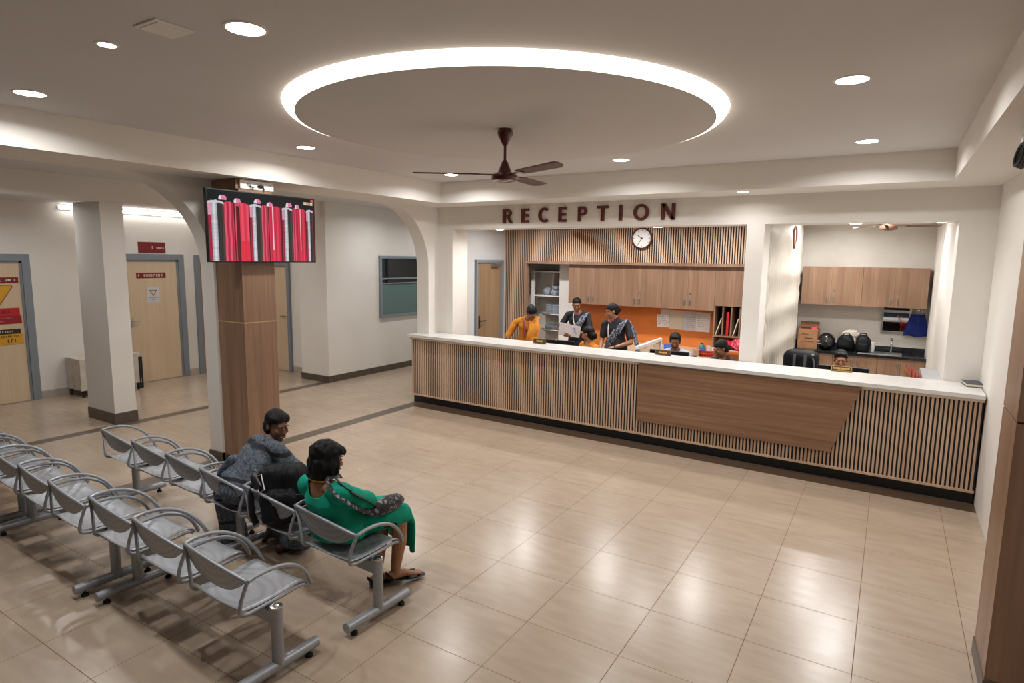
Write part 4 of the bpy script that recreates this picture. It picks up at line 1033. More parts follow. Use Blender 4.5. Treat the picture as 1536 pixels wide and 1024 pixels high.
MB().prism([(-0.84, 1.80), (-0.385, 1.80), (-0.375, 1.765), (-0.57, 1.46), (-0.655, 1.46), (-0.85, 1.765)], 'x', -8.885, -8.881).build('border', mat('sign_edge', rgb(150, 104, 60), 0.6), t)
MB().prism([(-0.825, 1.785), (-0.40, 1.785), (-0.395, 1.765), (-0.58, 1.475), (-0.645, 1.475), (-0.83, 1.765)], 'x', -8.8812, -8.8795).build('triangle', YEL, t)
t = thing('door_poster', 'red poster on the leftmost ward door under the triangle', 'poster', (-8.88, -0.6, 1.33), 0, 'posters on the leftmost door')
MB().box(-8.885, -8.881, -0.9, -0.315, 1.33, 1.45).build('upper_panel', REDS, t); MB().box(-8.885, -8.8805, -0.9, -0.30, 1.21, 1.33).build('lower_panel', mat('sign_crimson', rgb(150, 16, 30), 0.5), t)
b = MB(); marks(b, -8.881, -0.8, -0.45, 1.375, 1.41, 21); b.build('dark_lettering', BRN, t)
b = MB(); marks(b, -8.8805, -0.8, -0.39, 1.285, 1.31, 22, 0); marks(b, -8.8805, -0.8, -0.5, 1.24, 1.265, 23, 0); b.build('pink_lettering', mat('sign_pink', rgb(214, 110, 120), 0.6), t)
t = thing('door_poster', 'black and yellow poster lowest on the leftmost ward door', 'poster', (-8.88, -0.6, 1.0), 0, 'posters on the leftmost door')
MB().box(-8.885, -8.881, -0.9, -0.325, 1.055, 1.13).build('black_band', BRN, t); MB().box(-8.885, -8.8805, -0.9, -0.30, 0.90, 1.055).build('yellow_panel', YEL, t)
b = MB(); marks(b, -8.881, -0.85, -0.43, 1.08, 1.11, 31); b.build('pale_lettering', SIGNW, t)
b = MB(); marks(b, -8.8805, -0.8, -0.35, 1.005, 1.035, 32, 0); marks(b, -8.8805, -0.5, -0.40, 0.93, 0.975, 33, 0); b.build('dark_lettering', mat('sign_darkred', rgb(110, 50, 20), 0.6), t)
# sheet-covered trolley between the doors
t = thing('covered_trolley', 'low trolley under a cream cloth behind the corridor column', 'trolley', (-8.62, 0.7, 0))
b = MB().mbox(Matrix.Translation((-8.62, 0.68, 0.37)) @ Matrix.Diagonal((0.50, 0.92, 0.50, 1)))
bmesh.ops.subdivide_edges(b.bm, edges=b.bm.edges[:], cuts=9, use_grid_fill=True)
for v in b.bm.verts:
    k = (0.62 - v.co.z) / 0.5
    v.co.x += 0.014 * math.sin(v.co.y * 34) * k; v.co.y += 0.014 * math.sin(v.co.x * 31) * k
b.build('cloth_cover', varied(mat('cream_cloth', rgb(196, 188, 174), 0.85), rgb(186, 178, 164), rgb(206, 198, 186), 9), t, smooth=True)
for x in (-8.82, -8.42):
    for y in (0.26, 1.1): MB().cyl((x, y, 0), (x, y, 0.14), 0.02, n=10).build('leg', M_BLACKP, t)
MB().box(-8.38, -8.36, 1.10, 1.16, 0.02, 0.56, bev=0.004).build('side_rail', M_BLACKP, t)
# ------------------------------------------------------------------ waiting benches
M_SEAT = mat('perforated_silver_sheet', rgb(150, 155, 162), 0.34, 0.35)
m = M_SEAT
tc = nd(m, 'ShaderNodeTexCoord'); vo = nd(m, 'ShaderNodeTexVoronoi'); vo.inputs['Scale'].default_value = 150; vo.inputs['Randomness'].default_value = 0.0
lk(m, tc.outputs['Object'], vo.inputs['Vector'])
cr = nd(m, 'ShaderNodeValToRGB'); cr.color_ramp.elements[0].position = 0.22; cr.color_ramp.elements[0].color = rgb(96, 99, 104)
cr.color_ramp.elements[1].position = 0.34; cr.color_ramp.elements[1].color = rgb(164, 168, 174)
lk(m, vo.outputs['Distance'], cr.inputs['Fac']); lk(m, cr.outputs['Color'], bsdf(m).inputs['Base Color'])
def make_bench(label, x, y, rz):
    """origin under the right hand post; seats run to the left along local x, sitters face local +y"""
    t = thing('waiting_bench', label, 'bench', (0, 0, 0), 0, 'three seat waiting benches')
    MB().box(-1.54, 0.0, -0.022, 0.022, 0.305, 0.385, bev=0.006).build('beam', M_GREYMETAL, t)
    for px in (0.0, -1.54):
        leg = MB().cyl((px, 0, 0.07), (px, 0, 0.405), 0.032, n=22).build('leg', M_GREYMETAL, t, smooth=True)
        MB().lathe([(0.033, 0.0), (0.033, 0.008), (0.02, 0.014), (0.0001, 0.015)], (px, 0, 0.404)).build('end_cap', M_CHROME, leg, smooth=True)
        MB().cyl((px, -0.26, 0.066), (px, 0.255, 0.066), 0.031, n=22).build('foot_tube', M_GREYMETAL, leg, smooth=True)
        for fy in (-0.2, 0.2):
            MB().lathe([(0.0001, 0.0), (0.022, 0.0), (0.022, 0.016), (0.01, 0.022), (0.01, 0.042), (0.0001, 0.042)], (px, fy, 0), n=14).build('glide', M_RUBBER, leg, smooth=True)
    for sx in (-0.28, -0.875, -1.465):
        b = MB()
        prof = [(-0.175, 0.448), (-0.15, 0.432), (-0.08, 0.424), (0.0, 0.424), (0.08, 0.430), (0.15, 0.440), (0.20, 0.442), (0.235, 0.430), (0.25, 0.405)]
        def fn(u, v):
            k = v * (len(prof) - 1); i = min(int(k), len(prof) - 2); f = k - i
            py = prof[i][0] * (1 - f) + prof[i + 1][0] * f; pz = prof[i][1] * (1 - f) + prof[i + 1][1] * f
            w = 0.215 + 0.012 * v; s_ = (u - .5) * 2
            return (sx + s_ * w, py, pz - 0.012 * (1 - s_ * s_))
        b.grid(fn, 12, 24); b.build('seat', M_SEAT, t, smooth=True, angle=0, solid=0.004)
        b = MB()
        def bk(u, v):
            s_ = (u - .5) * 2
            q_ = 1 - s_ * s_
            zt = 0.632 - 0.024 * s_ + 0.026 * q_; zb = 0.510 - 0.01 * s_ + 0.116 * abs(s_) ** 2.6
            yt = -0.152 - 0.032 * q_; yb = -0.150 - 0.01 * q_
            return (sx + s_ * 0.298 - 0.036, yt * v + yb * (1 - v), zt * v + zb * (1 - v))
        b.grid(bk, 24, 10); bo = b.build('backrest', M_SEAT, t, smooth=True, angle=0, solid=0.005)
        MB().tube([bk(k / 24, 1) for k in range(25)], 0.0115, n=10).build('top_rail', M_GREYMETAL, bo, smooth=True, angle=0)
        for s_ in (-1, 1):
            pts = [(0.222, 0.235, 0.405), (0.224, 0.20, 0.420), (0.226, 0.08, 0.414), (0.226, -0.06, 0.410), (0.226, -0.14, 0.411), (0.228, -0.178, 0.432), (0.236, -0.176, 0.49), (0.258, -0.162, 0.56), (0.288, -0.150, 0.630)]
            fx = lambda a, c: sx + s_ * a + (0.0 if c < .47 else (-0.026 if s_ > 0 else -0.046) * (c - .47) / .16)
            fz = lambda c: c if c < .47 else c - s_ * 0.022 * (c - .47) / .16
            MB().tube([(fx(a, c), b_, fz(c)) for a, b_, c in pts], 0.0105, n=10, sub=5).build('side_frame', M_GREYMETAL, t, smooth=True, angle=0)
            pts = [(0.288, -0.150, 0.630), (0.284, -0.08, 0.640), (0.276, 0.02, 0.634), (0.264, 0.11, 0.606), (0.250, 0.185, 0.554), (0.238, 0.235, 0.484), (0.23, 0.262, 0.425), (0.226, 0.27, 0.405)]
            MB().tube([(fx(a, c), b_, fz(c)) for a, b_, c in pts], 0.0115, n=10, sub=5).build('armrest', M_GREYMETAL, t, smooth=True, angle=0)
        MB().box(sx - 0.2, sx + 0.2, -0.05, 0.05, 0.385, 0.408).build('seat_bracket', M_BLACKP, t)
    return t
BENCHES = [(-0.22, -1.62, -0.055, 'silver steel bench carrying the seated women'),
           (-1.97, -1.50, -0.05, 'empty silver steel bench nearest the wood clad column'),
           (-0.30, -2.31, -0.03, 'empty silver steel bench nearest the camera'),
           (-2.05, -2.30, -0.05, 'empty silver steel bench in the near row beside the nearest one'),
           (-3.80, -2.21, -0.05, 'silver steel bench cut off by the left edge of the photo')]
b0 = make_bench(BENCHES[0][3], 0, 0, 0)
b0.location = (BENCHES[0][0], BENCHES[0][1], 0); b0.rotation_euler = (0, 0, BENCHES[0][2])
for x, y, rz, lb in BENCHES[1:]: copy_thing(b0, (x, y, 0), rz, lb)
# ------------------------------------------------------------------ people
SKIN = varied(mat('brown_skin', rgb(134, 88, 62), 0.5), rgb(126, 81, 56), rgb(142, 95, 68), 20)
SKINL = varied(mat('light_brown_skin', rgb(160, 112, 82), 0.5), rgb(152, 105, 75), rgb(168, 119, 88), 20)
HAIR = mat('black_hair', rgb(9, 8, 8), 0.5, spec=0.22)
m = HAIR
tc = nd(m, 'ShaderNodeTexCoord'); mp = nd(m, 'ShaderNodeMapping'); mp.inputs['Scale'].default_value = (60, 60, 8); lk(m, tc.outputs['Object'], mp.inputs['Vector'])
nz = nd(m, 'ShaderNodeTexNoise'); nz.inputs['Scale'].default_value = 3; lk(m, mp.outputs['Vector'], nz.inputs['Vector'])
bp = nd(m, 'ShaderNodeBump'); bp.inputs['Strength'].default_value = 0.5; bp.inputs['Distance'].default_value = 0.01; lk(m, nz.outputs['Fac'], bp.inputs['Height']); lk(m, bp.outputs['Normal'], bsdf(m).inputs['Normal'])
EYEW = mat('eye_white', rgb(220, 214, 206), 0.25); EYED = mat('eye_dark', rgb(24, 16, 12), 0.2); LIPS = mat('lips', rgb(112, 56, 48), 0.45)

def remesh_object(mb, voxel, smooth_it, name='tmp'):
    bmesh.ops.recalc_face_normals(mb.bm, faces=mb.bm.faces[:])
    me = bpy.data.meshes.new('tmp'); mb.bm.to_mesh(me); mb.bm.free()
    o = bpy.data.objects.new('tmp', me); COL.objects.link(o)
    md = o.modifiers.new('r', 'REMESH'); md.mode = 'VOXEL'; md.voxel_size = voxel; md.use_smooth_shade = True
    if smooth_it:
        sm = o.modifiers.new('s', 'SMOOTH'); sm.factor = 0.5; sm.iterations = smooth_it
    dg = bpy.context.evaluated_depsgraph_get(); dg.update()
    out = bpy.data.meshes.new_from_object(o.evaluated_get(dg))
    bpy.data.objects.remove(o); bpy.data.meshes.remove(me)
    return out
def place_mesh(me, name, mats, parent=None, origin=None):
    off = V(origin) if parent is None else ROOTINV[parent.name].translation
    me.transform(Matrix.Translation(-off)); me.name = name
    me.materials.clear()
    for mm in mats: me.materials.append(mm)
    me.polygons.foreach_set('use_smooth', [True] * len(me.polygons))
    o = bpy.data.objects.new(name, me); COL.objects.link(o)
    if parent is None:
        o.location = off; ROOTINV[o.name] = Matrix.Translation(off)
    else: o.parent = parent; ROOTINV[o.name] = ROOTINV[parent.name]
    return o
def frame_of(f, up=(0, 0, 1)):
    f = V(f).normalized(); u = V(up); u = (u - f * u.dot(f)).normalized(); r = f.cross(u)
    return Matrix((r, f, u)).transposed()          # columns: right, forward, up
class Head:
    def __init__(s, c, f, up=(0, 0, 1), k=1.0):
        s.c = V(c); s.R = frame_of(f, up); s.k = k
    def p(s, x, y, z): return s.c + s.R @ (V((x, y, z)) * s.k)
    def e(s, b, c, r, rot=None, u=16, v=10):
        b.ell(s.p(*c), [q * s.k for q in r], (s.R @ rot if rot else s.R), u, v)
    def skin(s, b, neck):
        e = s.e
        e(b, (0, -.012, .03), (.073, .093, .083), u=24, v=16); e(b, (0, .028, -.028), (.060, .062, .084), u=24, v=16); e(b, (0, .036, -.074), (.043, .046, .034))
        e(b, (0, .074, -.094), (.020, .015, .014)); e(b, (0, .080, .024), (.046, .013, .011)); e(b, (0, .092, -.060), (.024, .010, .010))
        for q in (-1, 1):
            e(b, (q * .037, .064, -.026), (.020, .022, .022)); e(b, (q * .073, -.006, -.008), (.010, .020, .030))
        b.loft([s.p(0, .084, .014), s.p(0, .097, -.012), s.p(0, .108, -.034)], [.008 * s.k, .010 * s.k, .0135 * s.k], side=s.R.col[0], n=10, round_caps=True)
        e(b, (0, .097, -.038), (.018, .011, .008))
        nk = V(neck)
        b.loft([s.p(0, -.022, -.05), (s.p(0, -.028, -.10) + nk) / 2, nk], [.052 * s.k, .050 * s.k, .060 * s.k], side=s.R.col[0], n=14, round_caps=True)
    def features(s, look=0.0, brow=True, lips=True):
        """extra islands for the body mesh: list of (bmesh builder, slot)"""
        w, d, l = MB(), MB(), MB()
        for q in (-1, 1):
            s.e(w, (q * .031, .082, .004), (.013, .0075, .0055)); s.e(d, (q * .031 + look, .087, .004), (.0062, .004, .0055), u=10, v=8)
            if brow:
                s.e(d, (q * .034, .087, .024), (.015, .005, .0032), Matrix.Rotation(q * -0.12, 3, 'Y'), u=10, v=8)
        if lips: s.e(l, (0, .0985, -.061), (.023, .0055, .0075), u=12, v=8)
        return w, d, l
def body(prims, heads, skin, label, origin, name='person', voxel=0.0048, sm=5, group=None, feat=True, look=0.0):
    b = MB()
    for h, nk in heads: h.skin(b, nk)
    prims(b)
    me = remesh_object(b, voxel, sm)
    bm = bmesh.new(); bm.from_mesh(me)
    for f in bm.faces: f.material_index = 0; f.smooth = True
    if feat:
        for h, nk in heads:
            for mb, slot in zip(h.features(look), (1, 2, 3)):
                t_ = bpy.data.meshes.new('t'); 
                for f in mb.bm.faces: f.material_index = slot
                mb.bm.to_mesh(t_); mb.bm.free(); bm.from_mesh(t_); bpy.data.meshes.remove(t_)
    bm.to_mesh(me); bm.free()
    mats = [skin, EYEW, EYED, LIPS]
    o = place_mesh(me, name, mats, None, origin)
    return setp(o, label, 'person', group)
def garment(prims, name, m_, parent, cuts=(), voxel=0.006, sm=6, folds=0.0, fsc=(14, 14, 5), thick=0.004, seed=0, label=None):
    b = MB(); prims(b)
    me = remesh_object(b, voxel, sm)
    bm = bmesh.new(); bm.from_mesh(me)
    bm.normal_update()
    if folds:
        for v in bm.verts:
            q = V((v.co.x * fsc[0], v.co.y * fsc[1], v.co.z * fsc[2] + seed))
            v.co += v.normal * folds * noise.noise(q)
    if cuts:
        kill = []
        for f in bm.faces:
            c = f.calc_center_median()
            for fn in cuts:
                if fn(c): kill.append(f); break
        bmesh.ops.delete(bm, geom=kill, context='FACES')
    bm.to_mesh(me); bm.free()
    o = place_mesh(me, name, m_ if isinstance(m_, list) else [m_], parent)
    if cuts and thick:
        md = o.modifiers.new('thickness', 'SOLIDIFY'); md.thickness = thick; md.offset = -1
    if label: o['label'] = label
    return o
def in_ell(c, r, rot=None):
    c = V(c)
    def fn(p):
        d = p - c
        if rot: d = rot.inverted() @ d
        return (d.x / r[0]) ** 2 + (d.y / r[1]) ** 2 + (d.z / r[2]) ** 2 < 1
    return fn
def L(b, pts, rads, side=(1, 0, 0), n=14): b.loft(pts, rads, side=side, n=n, round_caps=True)
def hand(b, wrist, d, palm, k=1.0, curl=0.5, side=1, spread=1.0):
    """wrist point, direction of the fingers, direction the palm faces; side = +1 puts the thumb on d x palm"""
    w = V(wrist); d = V(d).normalized(); n = V(palm); n = (n - d * n.dot(d)).normalized(); a = d.cross(n) * side
    L(b, [w - d * .01 * k, w + d * .035 * k, w + d * .082 * k], [(.024 * k, .017 * k), (.036 * k, .016 * k), (.040 * k, .014 * k)], side=a, n=12)
    for i, (o, ln) in enumerate(((.030, .068), (.010, .076), (-.010, .071), (-.029, .056))):
        p = w + d * .082 * k + a * o * k; pts = [p - d * .012 * k]; ang = 0.0; q = p
        dirv = (d + a * (o * 2.2 * spread)).normalized()
        for s_ in (.42, .32, .26):
            ang += curl * 0.75
            pts.append(q); q = q + (dirv * math.cos(ang) + n * math.sin(ang)) * ln * s_ * k
        pts.append(q)
        L(b, pts, [.0088 * k, .0090 * k, .0086 * k, .0078 * k, .0068 * k], side=a, n=8)
    t0 = w + d * .022 * k + a * .026 * k
    t1 = t0 + (d * .6 + a * .75 + n * .25).normalized() * .036 * k; t2 = t1 + (d * .85 + a * .25 + n * .35).normalized() * .03 * k; t3 = t2 + (d * .9 + n * .4).normalized() * .024 * k
    L(b, [t0, t1, t2, t3], [.015 * k, .0125 * k, .0105 * k, .008 * k], side=n, n=8)
def sandal_foot(b, heel, toe, k=1.0):
    h, t = V(heel), V(toe); d = (t - h).normalized(); a = d.cross(V((0, 0, 1)))
    ln = (t - h).length
    L(b, [h + V((0, 0, .03)), h + d * ln * .4 + V((0, 0, .034)), h + d * ln * .72 + V((0, 0, .02)), t + V((0, 0, .014)) - d * .02], [(.028, .03), (.032, .028), (.040, .018), (.034, .011)], side=a, n=12)

# ---- seated woman in green
def green_woman():
    H = Head((-0.585, -1.685, 1.005), (0.26, 0.95, -0.18), (0.02, 0.12, 1)); NK = (-0.585, -1.73, 0.865)
    RA = [(-0.425, -1.725, 0.83), (-0.395, -1.62, 0.755), (-0.40, -1.525, 0.715)]; RF = [(-0.40, -1.525, 0.715), (-0.48, -1.45, 0.675), (-0.56, -1.38, 0.64)]
    LA = [(-0.745, -1.70, 0.81), (-0.785, -1.60, 0.69), (-0.775, -1.52, 0.63)]; LF = [(-0.775, -1.52, 0.63), (-0.70, -1.42, 0.615), (-0.63, -1.35, 0.60)]
    def skin(b):
        L(b, [(-.59, -1.60, .55), (-.59, -1.64, .64), (-.585, -1.70, .76), NK], [(.15, .11), (.125, .095), (.145, .09), (.07, .06)])
        L(b, [(-.585, -1.72, .845), (-.50, -1.73, .845), RA[0]], [.055, .05, .05], side=(0, 1, 0)); L(b, [(-.585, -1.72, .845), (-.67, -1.71, .835), LA[0]], [.055, .05, .05], side=(0, 1, 0))
        L(b, RA, [.05, .042, .038]); L(b, RF, [.038, .034, .025]); L(b, LA, [.05, .042, .038]); L(b, LF, [.038, .034, .025])
        hand(b, RF[-1], (-.75, .5, -.2), (0, 0, -1), 0.9, .35, -1); hand(b, LF[-1], (.8, .45, -.1), (0, 0, -1), 0.9, .35, 1)
        L(b, [(-.52, -1.58, .53), (-.46, -1.36, .525), (-.43, -1.185, .485)], [.085, .078, .06]); L(b, [(-.66, -1.58, .53), (-.64, -1.36, .525), (-.61, -1.17, .485)], [.085, .078, .06])
        L(b, [(-.43, -1.185, .47), (-.42, -1.20, .30), (-.415, -1.245, .13), (-.412, -1.25, .075)], [.058, .052, .036, .034]); L(b, [(-.61, -1.17, .47), (-.56, -1.24, .30), (-.515, -1.32, .13), (-.51, -1.33, .07)], [.058, .052, .036, .034])
        sandal_foot(b, (-.425, -1.285, .045), (-.325, -1.065, .03)); sandal_foot(b, (-.525, -1.365, .02), (-.455, -1.135, .016))
    P = body(skin, [(H, NK)], SKINL, 'woman with black bobbed hair seated in a green dress on the near bench', (-.58, -1.62, 0))
    # hair: bob
    def hair(b):
        H.e(b, (0, -.018, .040), (.088, .105, .092), u=24, v=16); H.e(b, (0, -.035, -.03), (.092, .088, .10), u=24, v=16)
        H.e(b, (0, -.055, -.085), (.085, .062, .05)); H.e(b, (.045, .035, .06), (.05, .06, .045)); H.e(b, (-.045, .035, .06), (.05, .06, .045))
        H.e(b, (.078, .01, -.03), (.022, .05, .07)); H.e(b, (-.078, .01, -.03), (.022, .05, .07))
    Hi = H.R.inverted()
    def face_cut(p):
        q = Hi @ (p - H.c)
        return q.y > .045 and q.z < .045 or (q.y > .02 and q.z < -.085)
    garment(hair, 'hair', HAIR, P, cuts=[face_cut], folds=.010, fsc=(38, 38, 16), voxel=.006, sm=3)
    G = varied(mat('green_cotton', rgb(14, 146, 120), 0.8, spec=.2), rgb(10, 138, 112), rgb(18, 154, 128), 10, bump=0.15)
    def dress(b):
        L(b, [(-.59, -1.60, .575), (-.588, -1.62, .61), (-.588, -1.655, .67), (-.585, -1.705, .77), (-.585, -1.73, .85)], [(.20, .145), (.185, .142), (.16, .122), (.168, .112), (.115, .07)])
        b.ell((-.59, -1.61, .50), (.215, .15, .065))
        L(b, [(-.585, -1.72, .842), (-.50, -1.73, .84), RA[0]], [.062, .062, .066], side=(0, 1, 0)); L(b, [(-.585, -1.72, .842), (-.67, -1.71, .83), LA[0]], [.062, .062, .066], side=(0, 1, 0))
        L(b, RA, [.07, .068, .066]); L(b, [RF[0], V(RF[0]).lerp(V(RF[1]), .45)], [.062, .054]); L(b, LA, [.07, .068, .064]); L(b, [LF[0], V(LF[0]).lerp(V(LF[1]), .6)], [.062, .055])
        L(b, [(-.52, -1.60, .54), (-.455, -1.36, .535), (-.425, -1.17, .495)], [.105, .098, .078]); L(b, [(-.66, -1.60, .54), (-.645, -1.36, .535), (-.615, -1.15, .495)], [.105, .098, .078])
        L(b, [(-.56, -1.45, .53), (-.53, -1.18, .50)], [(.12, .08), (.13, .065)])
        # skirt front hanging from the knees, longer at the right corner
        for k in range(9):
            x = -.66 + .032 * k; zb = .30 - .014 * k
            L(b, [(x, -1.13, .48), (x + .005, -1.085, .40), (x + .012 + .006 * math.sin(k * 2), -1.085 + .012 * math.sin(k * 2.1), zb)], [(.034, .030), (.032, .016), (.030, .010)])
    garment(dress, 'dress', G, P, cuts=[in_ell((-.585, -1.82, .868), (.105, .09, .09)), in_ell((-.585, -1.70, .90), (.075, .09, .06)), in_ell((-.36, -1.36, .455), (.035, .085, .05))], folds=.012, fsc=(13, 13, 7), thick=.004)
    gold = mat('gold', rgb(204, 150, 60), 0.3, 0.8)
    MB().tube([V(NK) + V((.068 * math.cos(a), .068 * math.sin(a) - .005, .018 - .018 * math.sin(a))) for a in [2 * PI * k / 28 for k in range(28)]], .005, n=8, closed=True).build('necklace', gold, P, smooth=True)
    blk = mat('black_strap', rgb(30, 30, 34), 0.5)
    for h, t_ in (((-.425, -1.285, .03), (-.325, -1.065, .012)), ((-.525, -1.365, .006), (-.455, -1.135, 0.0))):
        h, t_ = V(h), V(t_); d = (t_ - h).normalized(); a = d.cross(V((0, 0, 1))); b = MB()
        b.loft([h - d * .012 + V((0, 0, .01)), h + d * .1 + V((0, 0, .01)), t_ - d * .05 + V((0, 0, .012)), t_ + d * .012 + V((0, 0, .012))], [(.03, .009), (.034, .009), (.044, .010), (.026, .008)], side=a, n=14)
        mid = h.lerp(t_, .62)
        b.loft([mid + a * .044 + V((0, 0, .02)), mid + V((0, 0, .062)), mid - a * .044 + V((0, 0, .02))], [(.034, .006)] * 3, side=d, n=10)
        b.loft([h + a * .032 + V((0, 0, .03)), h - d * .035 + V((0, 0, .07)), h - a * .032 + V((0, 0, .03))], [(.014, .005)] * 3, side=(0, 0, 1), n=8)
        b.build('sandal', blk, P, smooth=True)
    MB().tube([V((-.514, -1.323, .115)) + V((.037 * math.cos(a), .037 * math.sin(a), 0)) for a in [2 * PI * k / 20 for k in range(20)]], .004, n=6, closed=True).build('anklet', M_STEEL, P, smooth=True)
    # her shoulder bag
    BAG = mat('patterned_fabric', rgb(90, 92, 98), 0.6)
    vo = nd(BAG, 'ShaderNodeTexVoronoi'); vo.inputs['Scale'].default_value = 26; vo.feature = 'DISTANCE_TO_EDGE'
    tcx = nd(BAG, 'ShaderNodeTexCoord'); lk(BAG, tcx.outputs['Object'], vo.inputs['Vector'])
    crx = nd(BAG, 'ShaderNodeValToRGB'); crx.color_ramp.elements[0].position = .06; crx.color_ramp.elements[0].color = rgb(22, 22, 26); crx.color_ramp.elements[1].position = .30; crx.color_ramp.elements[1].color = rgb(136, 138, 144)
    n_ = crx.color_ramp.elements.new(.17); n_.color = rgb(60, 61, 66)
    lk(BAG, vo.outputs['Distance'], crx.inputs['Fac']); lk(BAG, crx.outputs['Color'], bsdf(BAG).inputs['Base Color'])
    tb = thing('shoulder_bag', 'black and grey patterned shoulder bag on the lap of the woman in green', 'bag', (-.40, -1.38, .62))
    b = MB(); b.loft([(-.365, -1.55, .655), (-.355, -1.48, .655), (-.36, -1.38, .648), (-.375, -1.28, .632), (-.39, -1.21, .612)], [(.03, .025), (.052, .046), (.066, .052), (.06, .046), (.03, .02)], side=(0.4, 0, 1), n=18, round_caps=True)
    b.build('pouch', BAG, tb, smooth=True)
    path = [(-.355, -1.53, .66), (-.335, -1.625, .70), (-.345, -1.73, .78), (-.395, -1.80, .855), (-.46, -1.79, .905), (-.50, -1.725, .918), (-.50, -1.65, .90)]
    b = MB(); pp = smooth_path(path, 5); b.loft(pp, [(.024, .006)] * len(pp), side=(.5, -.75, -.1), n=10); b.build('strap', BAG, tb, smooth=True)
    path = [(-.345, -1.50, .68), (-.322, -1.60, .76), (-.345, -1.69, .835), (-.40, -1.735, .893), (-.455, -1.73, .918)]
    b = MB(); pp = smooth_path(path, 5); b.loft(pp, [(.016, .005)] * len(pp), side=(-.5, -.5, .6), n=10); b.build('second_strap', M_BLACKP, tb, smooth=True)
green_woman()

# ---- seated woman in the grey printed sari, turning her head
def sari_cloth(name, base, dark, light, lines=9.0):
    m = mat(name, base, 0.8)
    tc = nd(m, 'ShaderNodeTexCoord'); vo = nd(m, 'ShaderNodeTexVoronoi', feature='DISTANCE_TO_EDGE'); vo.inputs['Scale'].default_value = 13
    nz = nd(m, 'ShaderNodeTexNoise'); nz.inputs['Scale'].default_value = 70; lk(m, tc.outputs['Object'], nz.inputs['Vector'])
    wv = nd(m, 'ShaderNodeTexWave', wave_type='BANDS', bands_direction='Z'); wv.inputs['Scale'].default_value = lines / 6; wv.inputs['Distortion'].default_value = 5; wv.inputs['Detail'].default_value = 1.5
    lk(m, tc.outputs['Object'], wv.inputs['Vector']); lk(m, tc.outputs['Object'], vo.inputs['Vector'])
    c1 = nd(m, 'ShaderNodeValToRGB'); c1.color_ramp.elements[0].color = dark; c1.color_ramp.elements[1].color = light; c1.color_ramp.elements[0].position = .36; c1.color_ramp.elements[1].position = .62
    lk(m, nz.outputs['Fac'], c1.inputs['Fac'])
    c2 = nd(m, 'ShaderNodeValToRGB'); c2.color_ramp.elements[0].position = .02; c2.color_ramp.elements[0].color = (.12, .12, .14, 1); c2.color_ramp.elements[1].position = .06; c2.color_ramp.elements[1].color = (1, 1, 1, 1)
    lk(m, wv.outputs['Fac'], c2.inputs['Fac'])
    c3 = nd(m, 'ShaderNodeValToRGB'); c3.color_ramp.elements[0].position = .02; c3.color_ramp.elements[0].color = (.55, .55, .58, 1); c3.color_ramp.elements[1].position = .05; c3.color_ramp.elements[1].color = (1, 1, 1, 1)
    lk(m, vo.outputs['Distance'], c3.inputs['Fac'])
    mx = nd(m, 'ShaderNodeMix', data_type='RGBA', blend_type='MULTIPLY'); mx.inputs[0].default_value = 1; lk(m, c1.outputs['Color'], mx.inputs[6]); lk(m, c2.outputs['Color'], mx.inputs[7])
    mx2 = nd(m, 'ShaderNodeMix', data_type='RGBA', blend_type='MULTIPLY'); mx2.inputs[0].default_value = 1; lk(m, mx.outputs[2], mx2.inputs[6]); lk(m, c3.outputs['Color'], mx2.inputs[7])
    lk(m, mx2.outputs[2], bsdf(m).inputs['Base Color'])
    return m
